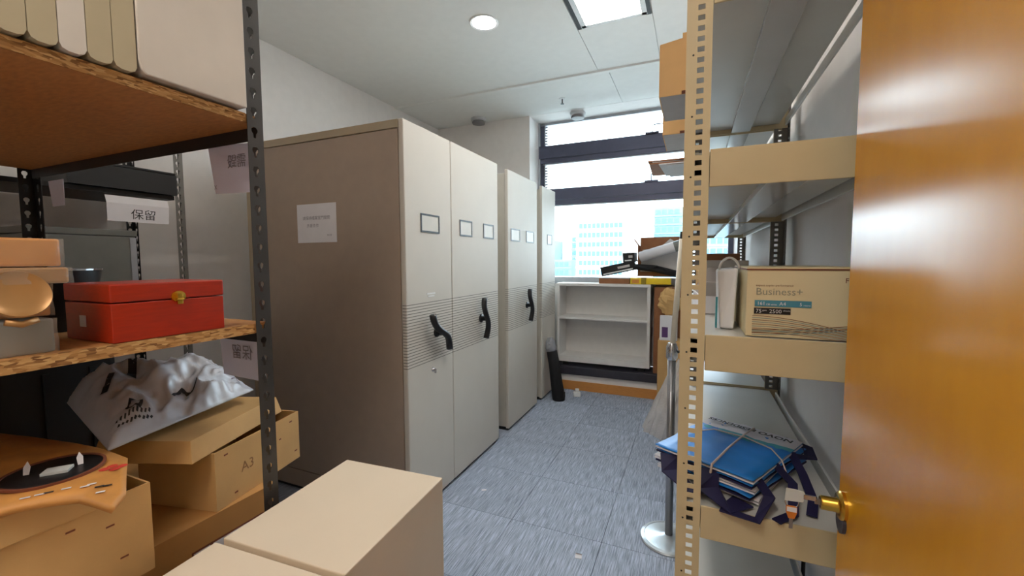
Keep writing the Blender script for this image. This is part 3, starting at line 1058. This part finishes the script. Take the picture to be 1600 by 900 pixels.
# ------------------------------------------------------------------ second rack against the left wall
r2 = thing('slotted_angle_rack', 'dark slotted angle rack against the left wall, behind the chipboard rack', 'rack')
post('post', r2, M['angle_l'], (-2.50, 1.395), -1, -1, 0, 2.4, .04, .042, .042, KEY)
post('post', r2, M['angle_d'], (-2.90, 1.355), 1, -1, 0, 2.4, .036, .036, .042, KEY)
post('post', r2, M['angle_d'], (-2.50, .30), -1, 1, 0, 2.4, .04, .04, .042, KEY)
post('post', r2, M['angle_d'], (-2.90, .30), 1, 1, 0, 2.4, .04, .04, .042, KEY)
for zt in (1.79, 1.17, .5):
    MB().box(-2.896, -2.504, .304, 1.35, zt - .02, zt).build('shelf_board', M['angle_d'], r2)
t = thing('document_tray', 'black flat tray sticking out on the upper shelf of wall rack', 'tray', (-2.475, .93, 1.792), D(0))
MB().box(-.36, 0, 0, .42, 0, .006).box(-.36, -.35, 0, .42, .006, .1).box(-.01, 0, 0, .42, .006, .1).box(-.35, -.01, 0, .01, .006, .1).box(-.35, -.01, .41, .42, .006, .1).build('tray', M['darkbox'], t)
MB().box(-.355, .004, .004, .416, .101, .112).build('cover', M['darkbox'], t, bevel=.003)
t = thing('metal_cash_box', 'grey metal box on the lower shelf of wall rack', 'box', (-2.52, .80, 1.171))
MB().box(-.3, 0, 0, .38, 0, .40).build('body', M['greymetal'], t, bevel=.004)
MB().box(-.305, .005, -.005, .385, .401, .43).build('lid', M['greymetal'], t, bevel=.004)
MB().box(0, .003, .355, .38, .01, .395).build('corner_strip', M['alum_l'], t)
t = thing('paper_sign', 'white card reading two characters hung on the dark wall rack shelf', 'paper', (-2.472, 1.175, 1.757))
MB().add([(0, -.125, 0), (0, .125, 0), (.012, .125, -.035), (.004, .125, -.118), (.004, -.122, -.118), (.012, -.125, -.035)], [(0, 5, 2, 1), (5, 4, 3, 2)]).build('sheet', M['paper'], t, solid=.001)
text('保留', .052, frame((.0070, -.035, -.100), (0, 1, 0), (.096, 0, 1)), M['ink'], t, name='written_text')
t = thing('paper_tag', 'small white tag hanging behind the chipboard shelf far left', 'paper', (-2.3, .83, 1.77))
MB().add([(-.06, 0, 0), (.06, 0, 0), (.05, .003, -.1), (-.045, .003, -.1)], [(0, 1, 2, 3)]).build('sheet', M['paper_l'], t, solid=.001)

# ------------------------------------------------------------------ foreground cream cartons
for (lab, loc, size, rz) in (('tall cream carton standing in the aisle front centre', (-.674, .648, 0), (.367, .43, .775), D(3.6)),
                             ('cream carton at the bottom edge, nearer than its twin', (-.648, .20, 0), (.37, .434, .774), D(3.6))):
    t = thing('cream_carton', lab, 'box', loc, rz, 'cream cartons in the foreground')
    a, b, h = size
    MB().box(-a + .003, -.003, .003, b - .003, 0, h - .006).build('body', M['cream_s'], t)
    MB().box(-a, 0, 0, b, .05, h).build('lid', M['cream'], t, bevel=.0025)

# ------------------------------------------------------------------ right-hand racks (beige posts, grey trays)
def rack(label, y0, y1, front_beams, ma):
    t = thing('boltless_rack', label, 'rack', (0, 0, 0), 0, 'beige racks along the right wall')
    xl, xr = -.022, .343
    for (cx_, cy_, fx, fy) in ((xl, y0, 1, 1), (xr, y0, -1, 1), (xl, y1, 1, -1), (xr, y1, -1, -1)):
        p = post('post', t, ma if cy_ == y0 else M['angle_l'], (cx_, cy_), fx, fy, 0, 2.5, .049, .04, .0212, SQ)
        if cy_ == y0 and fx == 1:
            q = MB()
            for k in range(18):
                q.lathe([(0, 0), (.0022, 0), (.0018, .001), (0, .001)], 8, TR(xl + .013, y0 - .001, .1 + k * .1272) @ Matrix.Rotation(D(90), 4, 'X'))
            q.build('dimple', M['black'], p)
    for (z0, z1) in ((1.98, 2.058), (1.604, 1.683), (1.206, 1.285), (.822, .897), (.40, .478)):
        for yy in (y0 + .003, y1 - .008):
            MB().box(xl + .05, xr - .002, yy, yy + .005, z0, z1).build('end_beam', M['beige'], t, bevel=.0015)
        for xx in (xl + .002, xr - .018):
            MB().box(xx, xx + .006, y0 + .042, y1 - .042, z0, z0 + .03 if z0 > 1.9 and xx > 0 else z1).build('side_beam', M['tray'], t, bevel=.0015)
        a, b, zu = xl + .012, xr - .034, z0 + .018
        q = MB()
        q.box(a, b, y0 + .012, y1 - .012, z1 - .012, z1 - .004)
        q.box(a, b, y0 + .012, y1 - .012, zu, zu + .002)
        q.box(a, a + .002, y0 + .012, y1 - .012, zu + .002, z1 - .012).box(b - .002, b, y0 + .012, y1 - .012, zu + .002, z1 - .012)
        tr = q.build('shelf_tray', M['tray'], t)
        MB().box(.136, .206, y0 + .012, y1 - .012, z0 + .001, zu - .0005).build('stiffener', M['gloss'], tr, bevel=.001)
    return t


rack('near beige boltless rack by the door with punched square holes', 1.0, 2.05, None, M['beige'])
rack('far beige boltless rack between the near one and the window', 2.062, 3.47, None, M['beige'])

# archive boxes overhanging the top shelf
for (x0, y0, b, h, lab) in ((-.128, 1.72, .30, .19, 'peach archive box overhanging top shelf, nearer one'), (-.148, 2.24, .33, .19, 'peach archive box overhanging top shelf, farther one')):
    t = thing('archive_box', lab, 'box', (x0, y0, 2.0586), 0, 'peach archive boxes on the top shelf')
    MB().box(0, .32, 0, b, 0, h).build('body', M['greycard'], t)
    q = MB().prism([(-.002, 0), (.322, 0), (.322, h + .028), (.075, h + .028), (.075, h + .01), (-.002, h - .0)], .004, frame((0, -.0005, 0), (1, 0, 0), (0, 0, 1)))
    q.build('front_face', M['peach'], t)
    MB().box(-.004, -.0, 0, b, 0, h).build('side_flap', M['peach'], t)
    MB().box(.075, .16, -.006, -.0045, 0.0, .012).build('hand_slot', M['ink_br'], t)
    MB().box(.1, .14, .1, .14, -.001, 0).build('sticker', M['white'], t)
for i, (z, dx_, ma, rz) in enumerate(((0, .0, 'greycard', 0), (.008, -.05, 'greycard', -3), (.016, -.11, 'brown', 2), (.024, -.09, 'greycard', 4), (.032, -.12, 'brown', -2))):
    t = thing('card_sheet', ['pale card sheet at the bottom of the pile beyond the peach boxes', 'pale card sheet second from the bottom in the far pile', 'brown card sheet in the middle of the far pile', 'pale card sheet second from the top of the far pile',
              'brown card sheet topmost of the far pile on top shelf'][i], 'cardboard', (-.17 + dx_, 2.95, 2.0586 + z), D(rz), 'flat card sheets on the far top shelf')
    MB().box(0, .46, 0, .42, 0, .0065).build('sheet', M[ma], t)
    MB().box(.002, .458, .2, .202, .0065, .0069).build('fold_line', M['ink_br'], t)

# paper carton on the third shelf
t = thing('copy_paper_carton', 'cream copy paper carton printed Business+ on the shelf by the door', 'box', (.108, 1.035, 1.283))
a, b, h = .205, .30, .149
MB().box(0, a, 0, b, 0, h - .006).build('body', M['papercarton'], t, bevel=.002)
MB().box(-.001, a + .001, -.001, b + .001, h - .006, h - .003).build('lid_edge', M['ink_br'], t)
MB().box(0, a, 0.001, b, h - .003, h).build('lid', M['papercarton'], t)
Tf = frame((0, -.0008, 0), (1, 0, 0), (0, 0, 1))
text('Business+', .0215, Tf @ TR(.017, .0905, 0), M['ink_g'], t)
text('expect copier performance', .0062, Tf @ TR(.017, .109, 0), M['ink_br'], t)
MB().box(.016, .118, -.0014, -.0002, .0655, .079).build('teal_band', mat('teal_band', (70, 138, 160), .6), t)
MB().box(.015, .082, -.0014, -.0002, .0495, .0625).build('black_band', M['black'], t)
Tg = frame((0, -.0018, 0), (1, 0, 0), (0, 0, 1))
text('161', .0105, Tg @ TR(.02, .0687, 0), M['paper'], t)
text('CIE white', .005, Tg @ TR(.037, .0687, 0), M['paper'], t)
text('A4', .0105, Tg @ TR(.061, .0687, 0), M['paper'], t)
text('5', .0095, Tg @ TR(.097, .0687, 0), M['paper'], t)
text('reams', .005, Tg @ TR(.104, .0687, 0), M['paper'], t)
text('75', .0115, Tg @ TR(.018, .052, 0), M['paper'], t)
text('gsm', .005, Tg @ TR(.0305, .056, 0), M['paper'], t)
text('2500', .0115, Tg @ TR(.043, .052, 0), M['paper'], t)
text('sheets', .005, Tg @ TR(.0685, .056, 0), M['paper'], t)
text('Fu', .014, Tg @ TR(.172, .118, 0), M['ink_br'], t)
for i in range(13):
    pts = []
    for k in range(25):
        x = .012 + k / 24 * (a - .016)
        f = k / 24
        if i < 9:
            z = .0445 - i * .0045 - (.034 - i * .0026) * (f ** 1.6) + .002 * math.sin(f * 3)
        else:
            z = .004 + (i - 9) * .0035 + (.022 - (i - 9) * .001) * f ** 1.7
        pts.append((x, z))
    mb = MB()
    P = []
    for (x, z) in pts:
        P += [(x, -.0006, max(.0005, z)), (x, -.0006, max(.0005, z) + .0011)]
    mb.add(P, [(2 * k, 2 * k + 2, 2 * k + 3, 2 * k + 1) for k in range(24)])
    mb.build('printed_wave', M['ink_t'] if i % 2 else M['ink_br'], t)

# things behind the carton on the same shelf
t = thing('paper_carrier_bag', 'white carrier bag with looped handle tucked behind the copy paper carton', 'bag', (.062, 1.13, 1.283))
MB().add([(0, 0, 0), (.03, -.01, 0), (.03, .15, 0), (.0, .15, 0), (-.008, 0, .14), (.036, -.005, .145), (.036, .15, .145), (-.004, .15, .14)], [(0, 3, 2, 1), (0, 1, 5, 4), (1, 2, 6, 5), (2, 3, 7, 6), (3, 0, 4, 7), (4, 5, 6, 7)]).build('bag_body', M['paper'], t, bevel=.004)
pts = [(.0 + .022 * (1 - math.cos(a_)), .06, .14 + .03 * math.sin(a_)) for a_ in [math.pi * k / 12 for k in range(13)]]
MB().tube(pts, .003, 8).build('handle', M['white'], t, smooth=True)
MB().box(-.0092, -.005, .0, .012, .0, .075).build('teal_strip', M['teal'], t)
t = thing('open_carton', 'open white carton with raised flaps on the third shelf behind the beige post', 'box', (.02, 1.42, 1.283), D(4))
MB().box(0, .16, 0, .24, 0, .004).box(0, .004, 0, .24, .004, .055).box(.156, .16, 0, .24, .004, .055).box(.004, .156, 0, .004, .004, .055).box(.004, .156, .236, .24, .004, .055).build('body', M['paper'], t)
MB().add([(.0, .0, .055), (.16, .0, .055), (.145, -.05, .10), (.015, -.05, .10)], [(0, 1, 2, 3)]).build('flap', M['greycard'], t, solid=.003)
MB().add([(.0, .24, .055), (.16, .24, .055), (.12, .28, .135), (.05, .28, .135)], [(0, 1, 2, 3)]).build('flap', M['greycard'], t, solid=.003)
MB().add([(.16, 0, .055), (.16, .24, .055), (.2, .22, .09), (.2, .02, .09)], [(0, 1, 2, 3)]).build('flap', M['brown'], t, solid=.003)
for i, (x, y, rz, ma, sz, lab) in enumerate(((.03, 1.80, 5, 'kraft', (.22, .2, .12), 'small kraft parcel far along the third shelf of the near rack'), (.05, 2.35, -6, 'greycard', (.2, .3, .16), 'grey card box on the third shelf of the far rack'), (.04, 2.85, 4, 'brown', (.22, .3, .2), 'brown box on the third shelf of the far rack, near window'))):
    t = thing('small_parcel', lab, 'box', (x, y, 1.283), D(rz))
    MB().box(0, sz[0], 0, sz[1], 0, sz[2]).build('body', M[ma], t, bevel=.003)
    MB().box(sz[0] * .4, sz[0] * .6, -.0008, sz[1] + .0008, sz[2], sz[2] + .001).build('tape', M['twine'], t)

# blue carrier bags, tied together
ang0 = math.atan2(.13, -.205)      # reading direction of the print (right end to far end)
def bluebag(i, z, off, dr_, lab, top=False):
    t = thing('shopping_bag', lab, 'bag', (.0995 + off[0], 1.23 + off[1], z), math.atan2(.27, .146) + D(dr_), 'flat blue shopping bags on the lower shelf')
    L_, W_ = .155, .122
    def sf(u, v):
        x, y = (u * 2 - 1) * L_, (v * 2 - 1) * W_
        zz = .008 + .0045 * noise.noise(Vector((u * 3 + i, v * 3, i * 2.0))) + .003 * noise.noise(Vector((u * 9 + i, v * 9, i)))
        sag = -.0 * (u < .2)
        return (x, y, zz + sag)
    n_ = 20
    def patch(v0, v1, name, ma, up=0.0):
        mb = MB()
        vs = [sf(a_ / n_, v0 + (v1 - v0) * b_ / 8) for b_ in range(9) for a_ in range(n_ + 1)]
        vs = [(x, y, z_ + up) for (x, y, z_) in vs]
        mb.add(vs, [(b_ * (n_ + 1) + a_, b_ * (n_ + 1) + a_ + 1, (b_ + 1) * (n_ + 1) + a_ + 1, (b_ + 1) * (n_ + 1) + a_) for b_ in range(8) for a_ in range(n_)])
        return mb.build(name, ma, t, smooth=True, solid=.0015)
    # local +x runs from the near left corner to the far corner, local +y towards the aisle side
    if top:
        patch(0, 1, 'bag_body', M['blue'])
    else:
        patch(0, 1, 'bag_body', M['blue'] if i % 2 else M['poly_w'])
    MB().box(-L_, L_, -W_, W_, 0, .0035).build('bag_back', M['navy'] if i % 2 else M['poly_w'], t, bevel=.001)
    return t, sf


specs = [(0, .899, (0, .012), 4, 'white folded shopping bag at the bottom of the blue stack'), (1, .912, (.004, 0), -3, 'navy backed shopping bag second from the bottom of stack'),
         (2, .925, (-.006, .004), 3, 'white folded shopping bag in the middle of stack'), (3, .938, (.004, .002), -2, 'blue shopping bag just under the printed top one'), (4, .951, (0, 0), 0, 'topmost blue shopping bag with white printed band')]
for (i, z, off, dr_, lab) in specs:
    t, sf = bluebag(i, z, off, dr_, lab, i == 4)
topbag = t
# print on the top bag: white band along the far right edge, teal edge, lettering
def band(u0, u1, v0, v1, name, ma, up, curve=0.0):
    mb = MB()
    n_ = 24
    P = []
    for a_ in range(n_ + 1):
        v = v0 + (v1 - v0) * a_ / n_
        lo_ = u0 + curve * math.sin(a_ / n_ * math.pi)
        for b_ in range(5):
            u = lo_ + (u1 - lo_) * b_ / 4
            x, y, z_ = sf(u, v)
            P.append((x, y, z_ + up))
    mb.add(P, [(a_ * 5 + b_, (a_ + 1) * 5 + b_, (a_ + 1) * 5 + b_ + 1, a_ * 5 + b_ + 1) for a_ in range(n_) for b_ in range(4)])
    return mb.build(name, ma, topbag, smooth=True)
band(.72, 1.0, 0.0, 1.0, 'teal_wave', M['teal'], .0012, -.06)
band(.79, 1.0, 0.0, 1.0, 'white_band', M['poly_w'], .0019, -.03)
# lettering: reads from the right (low v) end towards the far end, its top towards the viewer
Tt = frame((.155 * .86, -.108, .0145), (0, 1, 0), (-1, 0, 0))
text('NOVO', .028, Tt, M['ink'], topbag, bold=.0009)
text('RESIDENCES', .024, Tt @ TR(.092, 0, 0), M['ink'], topbag, bold=.0008)
# straps hanging out of the stack
def strap(name, label_parent, pts, wdt, ma):
    P = [Vector(p) for p in pts]
    mb = MB()
    V = []
    for i, p in enumerate(P):
        d_ = (P[min(i + 1, len(P) - 1)] - P[max(0, i - 1)])
        s_ = d_.cross(Vector((0, 0, 1)))
        s_.normalize()
        V += [p - s_ * wdt / 2, p + s_ * wdt / 2]
    mb.add(V, [(2 * i, 2 * i + 1, 2 * i + 3, 2 * i + 2) for i in range(len(P) - 1)])
    return mb.build(name, ma, label_parent, solid=.003)
strap('strap', topbag, [(-.1, -.10, .0), (-.14, -.15, -.02), (-.2, -.15, -.05), (-.215, -.08, -.051)], .022, M['navy'])
strap('strap', topbag, [(-.02, -.115, .004), (-.05, -.165, -.015), (-.12, -.19, -.048), (-.17, -.175, -.051)], .02, M['navy'])
strap('strap', topbag, [(.08, -.118, .004), (.03, -.16, -.02), (-.03, -.2, -.046), (-.09, -.215, -.051)], .02, M['navy'])
strap('strap', topbag, [(-.155, .08, -.004), (-.185, .06, -.03), (-.2, .0, -.045), (-.16, -.02, -.05)], .045, M['navy'])
strap('strap', topbag, [(-.155, -.02, -.002), (-.19, -.04, -.03), (-.2, -.09, -.049), (-.15, -.1, -.05)], .05, M['navy'])
strap('strap', topbag, [(.155, -.08, .004), (.165, -.13, -.006), (.12, -.15, -.01), (.08, -.122, -.004)], .03, M['navy'])
# clear tie round the stack
pts = [(.155, .0, -.02), (.14, -.005, .016), (.06, -.01, .018), (-.05, -.02, .018), (-.155, -.03, .012), (-.17, -.03, -.03)]
MB().tube(pts, .0028, 6).build('tie', M['twine'], topbag, smooth=True)
pts = [(.0, .122, .0), (.04, .06, .018), (.05, -.02, .018), (.03, -.09, .018), (.0, -.125, .01), (-.02, -.15, -.03)]
MB().tube(pts, .0018, 6).build('tie', M['twine'], topbag, smooth=True)

# keys hanging from the door lock
t = thing('key_bunch', 'keys with amber tag and white label hanging from the door lock', 'keys', (.20, .915, 1.0))
MB().box(.018, .03, -.0012, .0012, -.005, .005).build('key_blade', M['steel'], t)
MB().box(-.0, .02, -.0018, .0018, .0, .009).build('key_blade', M['chrome'], t, bevel=.0006)
MB().prism([(-.03, -.012), (.0, -.010), (.004, .004), (-.0, .012), (-.028, .013)], .003, frame((.0, .0015, .003), (1, 0, 0), (0, 0, 1))).build('key_bow', M['film'], t, bevel=.0008)
pts = [(-.018 + .011 * math.sin(a_), 0, -.010 + .012 * math.cos(a_)) for a_ in [2 * math.pi * k / 14 for k in range(15)]]
MB().tube(pts, .001, 6, cap=False).build('key_ring', M['chrome'], t)
tg = MB().prism([(-.009, 0), (.009, 0), (.009, -.012), (.005, -.024), (-.005, -.024), (-.009, -.012)], .005, frame((-.018, .0025, -.018), (1, 0, 0), (0, 0, 1))).build('tag', M['amberplastic'], t, bevel=.001)
MB().box(-.026, -.010, -.0035, -.0028, -.028, -.019).build('tag_label', M['paper'], tg)
MB().box(-.021, -.015, -.001, .001, -.062, -.042).build('hanging_key', M['steel'], t)

# ================================================================== aisle and window end
t = thing('stanchion', 'steel pole stand on a round base with pale stick clamped on top', 'stand', (-.085, 2.24, 0))
o = MB().lathe([(0, 0), (.14, 0), (.142, .006), (.138, .012), (.122, .016), (.12, .014), (.04, .022), (.022, .03), (0, .03)], 44).build('base', M['steel_b'], t)
smooth_by_angle(o, 30)
MB().tube([(0, 0, .02), (-.003, 0, .955)], .0195, 18).build('pole', M['steel'], t, smooth=True)
k = MB().tube([(-.003, 0, .945), (-.003, 0, .955), (-.003, 0, 1.01), (-.003, 0, 1.03)], [.021, .028, .028, .02], 16).build('collar', M['chrome'], t)
smooth_by_angle(k)
MB().tube([(.02, 0, .985), (.055, 0, .995)], [.006, .008], 10).build('knob', M['black'], k)
MB().tube([(.0, 0, 1.02), (.034, 0.0, 1.55)], .0135, 12).build('upper_rod', M['stick'], t, smooth=True)
MB().tube([(.034, 0, 1.55), (.036, 0, 1.585)], [.0135, .012], 12).build('rod_tip', M['black'], t)

bk = thing('bookcase', 'low open grey bookcase standing on the window ledge', 'bookcase', (-1.395, YW + .0, .262))
W_, H_, DP = 1.0, .93, .29
MB().box(0, W_, DP - .012, DP, .05, H_ - .03).build('back_panel', M['bookc'], bk)
for x in (0, W_ - .03):
    MB().box(x, x + .03, 0, DP - .012, .05, H_ - .03).build('side_panel', M['bookc'], bk, bevel=.001)
MB().box(-.004, W_ + .004, -.006, DP, H_ - .03, H_).build('top', M['bookc'], bk, bevel=.002)
MB().box(.03, W_ - .03, .0, DP - .012, .53, .555).build('shelf', M['bookc'], bk, bevel=.001)
MB().box(.03, W_ - .03, .0, DP - .012, .05, .115).build('bottom_panel', M['bookc'], bk, bevel=.001)
for x in (.06, W_ - .12):
    MB().box(x, x + .06, .05, DP - .05, 0, .05).build('foot', M['black'], bk)

ZT = 1.193
t = thing('flat_box', 'thin reddish box lying on the bookcase under the black cases', 'box', (-.93, YW + .02, ZT))
MB().box(0, .32, 0, .22, 0, .055).build('body', M['brown'], t, bevel=.002)
MB().box(-.002, .322, -.002, .222, .055, .06).build('lid', M['greycard'], t)
t = thing('yellow_case', 'yellow plastic case lying at the right end of bookcase top', 'case', (-.60, YW + .0, ZT), 0)
MB().box(0, .40, 0, .1, 0, .065).build('body', M['yellow'], t, bevel=.006)
MB().box(.11, .16, -.003, .103, -.0, .066).build('latch_band', mat('dark_yellow', (150, 126, 20), .5), t)
MB().box(.02, .09, -.002, 0, .012, .05).build('orange_label', M['amber'], t)
for (x, z, rz, ry, l_, lab) in ((-.90, ZT + .062, 3, -12, .36, 'black flat case tilted on the bookcase, the lower one'), (-.68, ZT + .212, -2, -4, .12, 'black flat case tilted on the bookcase, the upper one')):
    t = thing('black_case', lab, 'case', (x, YW + .03, z + .012), D(rz), 'black cases on the bookcase')
    t.rotation_euler = (0, D(ry), D(rz))
    MB().box(0, l_, 0, .2, 0, .1).build('body', M['darkbox'], t, bevel=.004)
    MB().box(.02, l_ - .03, -.002, -.0005, .012, .026).build('bright_edge', M['white'], t)
    MB().box(l_ * .5, l_ * .85, -.002, -.0005, .045, .07).build('label', M['greycard'], t)
t = thing('black_strap_case', 'long black soft case slanting down behind the pale stick', 'case', (-.56, YW + .03, 1.375))
MB().tube([(0, 0, 0), (.2, .0, -.02), (.42, 0, -.075), (.56, 0, -.12)], [.03, .036, .034, .03], 14).build('body', M['blackfab'], t, smooth=True)
MB().tube([(.18, -.036, -.02), (.22, -.045, .01), (.3, -.045, -.02), (.33, -.036, -.05)], .005, 8).build('handle', M['black'], t)
t = thing('paper_roll', 'white paper roll propped above the bookcase, pointing right', 'roll', (-.50, YW + .0, 1.475))
MB().tube([(0, 0, 0), (.56, -.05, .17)], .052, 22).build('tube', M['paper'], t, smooth=True)
MB().tube([(-.006, .0005, -.002), (.0, 0, 0)], .05, 22).build('end_cap', M['greycard'], t)
MB().tube([(.33, -.029, .1), (.56, -.05, .17)], .0535, 22).build('dark_band', M['greymetal'], t)
# cartons to the right of the bookcase
t = thing('tall_carton', 'tall brown carton beside the bookcase on the ledge', 'box', (-.36, YW + .03, .263))
MB().box(0, .3, 0, .26, 0, .9).build('body', M['brown'], t, bevel=.004)
MB().box(.12, .17, -.001, .261, .0, .901).build('tape', M['kraft_d'], t)
t = thing('open_carton', 'open brown carton with flaps up on the tall one at the window', 'box', (-.54, YW + .10, 1.27))
MB().box(0, .5, 0, .2, 0, .005).box(0, .005, 0, .2, .005, .33).box(.495, .5, 0, .2, .005, .33).box(.005, .495, .195, .2, .005, .42).box(.005, .495, 0, .005, .005, .22).build('body', M['brown'], t)
MB().add([(.03, -.004, .05), (.47, -.004, .05), (.47, -.008, .3), (.32, -.012, .39), (.22, -.012, .3), (.05, -.008, .28)], [(0, 1, 2, 3, 4, 5)]).build('packing_sheet', M['greycard'], t, solid=.004)
MB().add([(0, 0, .33), (0, .2, .33), (-.05, .2, .40), (-.05, 0, .40)], [(0, 1, 2, 3)]).build('flap', M['brown'], t, solid=.004)
t = thing('kraft_parcel', 'kraft parcel with white purple-marked packet face, right of the bookcase', 'box', (-.30, YW - .22, 0.0))
MB().box(0, .26, 0, .2, 0, .66).build('body', M['kraft'], t, bevel=.005)
t = thing('white_packet', 'white packet with a purple block leaning on the kraft parcel', 'packet', (-.285, YW - .21, .662))
MB().box(0, .16, 0, .06, 0, .24).build('body', M['paper'], t, bevel=.004)
MB().box(.02, .075, -.0015, 0, .03, .13).build('purple_block', M['purple'], t)
t = thing('crumpled_paper', 'crumpled brown packing paper above the white packet', 'paper', (-.2, YW - .11, .915))
bm = MB()
n_ = 14
vs = []
for j in range(n_ + 1):
    for i in range(n_):
        th, ph = math.pi * j / n_, 2 * math.pi * i / n_
        r_ = 1 + .35 * noise.noise(Vector((math.sin(th) * math.cos(ph) * 2.5, math.sin(th) * math.sin(ph) * 2.5, math.cos(th) * 2.5)))
        vs.append((.11 * r_ * math.sin(th) * math.cos(ph), .07 * r_ * math.sin(th) * math.sin(ph), .11 + .13 * r_ * math.cos(th)))
bm.add(vs, [(j * n_ + i, j * n_ + (i + 1) % n_, (j + 1) * n_ + (i + 1) % n_, (j + 1) * n_ + i) for j in range(n_) for i in range(n_)])
bm.build('paper', M['kraft'], t)

# clear plastic sheet slumped on the floor
t = thing('plastic_sheet', 'clear plastic sheet slumped on the carpet behind the steel stand', 'plastic sheet', (-.165, 3.68, 0))
mb = MB()
NU, NV = 40, 26
vs = []
for j in range(NV + 1):
    f = j / NV
    for i in range(NU):
        a_ = 2 * math.pi * i / NU
        r_ = .05 + (.20 - .05) * (1 - f) ** .9
        r_ *= 1 + .3 * noise.noise(Vector((math.cos(a_) * 2.2, math.sin(a_) * 2.2, f * 2))) + .14 * noise.noise(Vector((math.cos(a_) * 6, math.sin(a_) * 6, f * 3)))
        vs.append((r_ * math.cos(a_) + .12 * f, .8 * r_ * math.sin(a_) + .05 * f, .002 + f * .62 + .02 * noise.noise(Vector((a_, f * 5, 0))) * f))
mb.add(vs, [(j * NU + i, j * NU + (i + 1) % NU, (j + 1) * NU + (i + 1) % NU, (j + 1) * NU + i) for j in range(NV) for i in range(NU)])
mb.build('sheet', M['sheet'], t)

# black rolled bag leaning on the last cabinet
t = thing('rolled_bag', 'black rolled bag leaning upright on the farthest cabinet', 'bag', (-1.25, 4.12, 0))
MB().tube([(.0, 0, .0), (.0, 0, .03), (-.03, .01, .2), (-.055, .02, .36), (-.085, .03, .5)], [.062, .068, .062, .058, .056], 18).build('bag_body', M['blackfab'], t, smooth=True)
MB().tube([(-.085, .03, .5), (-.092, .032, .54), (-.1, .035, .60), (-.105, .037, .64)], [.057, .06, .052, .03], 16).build('plastic_cap', M['wrapgrey'], t, smooth=True)
MB().tube([(.05, -.03, .03), (.07, -.03, .05), (.065, -.02, .1)], .008, 8).build('cord', M['black'], t)
t = thing('plug_cover', 'small white plastic plug on the carpet beside the black bag', 'plug', (-1.13, 4.26, 0), D(20))
MB().box(0, .075, 0, .05, 0, .05).build('body', M['white'], t, bevel=.008)
MB().box(.02, .06, .01, .04, .05, .085).build('cap', M['white'], t, bevel=.006)
t = thing('paper_scrap', 'small white paper scrap on the grey carpet, front of aisle', 'paper', (-.497, 1.915, .0005), D(8))
MB().box(0, .032, 0, .035, 0, .0015).build('sheet', M['paper'], t)
MB().add([(.0, .035, .0015), (.032, .035, .0015), (.03, .028, .007), (.002, .028, .007)], [(0, 1, 2, 3)]).build('folded_edge', M['paper'], t, solid=.0006)
t = thing('paper_scrap', 'tiny pale flake on the carpet beside the second cabinet', 'paper', (-1.19, 2.27, .0005), D(30))
MB().box(0, .03, 0, .016, 0, .0015).build('sheet', M['paper'], t)
t = thing('power_cable', 'thin dark cable hanging on the wall under the lowest shelf', 'cable', (.35, 1.6, 0))
MB().tube([(0, 0, .82), (.004, -.02, .6), (-.006, -.06, .4), (.0, -.1, .2), (-.02, -.12, .01)], .006, 8).build('cable', M['black'], t, smooth=True)

# ================================================================== city beyond the window
gr = struct('ground', MB().box(-400, 400, 20, 700, -30.5, -30), M['ground'])


def building(label, x, y, wx, wy, top, ma, rows, cols, rz=0.0, roofs=()):
    t = thing('office_block', label, 'building', (x, y, -30), D(rz), 'city blocks beyond the window')
    h = top + 30
    MB().box(-wx / 2, wx / 2, 0, wy, 0, h).build('wall', ma, t)
    for (a, b, hh) in roofs:
        MB().box(a, b, wy * .3, wy * .8, h, h + hh).build('roof_room', ma, t)
    fh = 3.3
    proto = None
    for r_ in range(rows):
        z = h - 2.6 - r_ * fh
        MB().box(-wx / 2 - .15, wx / 2 + .15, -.5, 0, z - .9, z - .35).build('floor_band', ma, t)
        for c_ in range(cols):
            x0 = -wx / 2 + wx * .06 + c_ * (wx * .88 / cols)
            if proto is None:
                proto = MB().box(0, wx * .88 / cols * .78, -.12, .02, 0, 1.7).build('window', M['pane'], t)
                proto.location = (x0, 0, z)
            else:
                q = copy_part(proto, t)
                q.location = (x0, 0, z)
    return t


building('white office block with rows of blue windows, centre of window view', -30.2, 150, 17.5, 14, 15.2, M['bld'], 7, 10, 4, ((-3, 2, 2.5), (3, 6.5, 1.6)))
building('pale blue tower block at the left edge of the window view', -66, 190, 12, 14, 10.5, M['bld2'], 5, 4)
building('pale grey tower just left of the white office block', -50, 200, 9, 12, 13.0, M['bld3'], 5, 3)
building('low pale blue block in front of the grey tower', -50.5, 160, 14, 12, 1.5, M['bld2'], 3, 6)
building('pale tower rising right of the white office block', -9, 170, 10, 12, 21, M['bld2'], 6, 4)
building('pale grey block seen through the right rack', 6, 150, 11, 12, 9, M['bld3'], 5, 5)
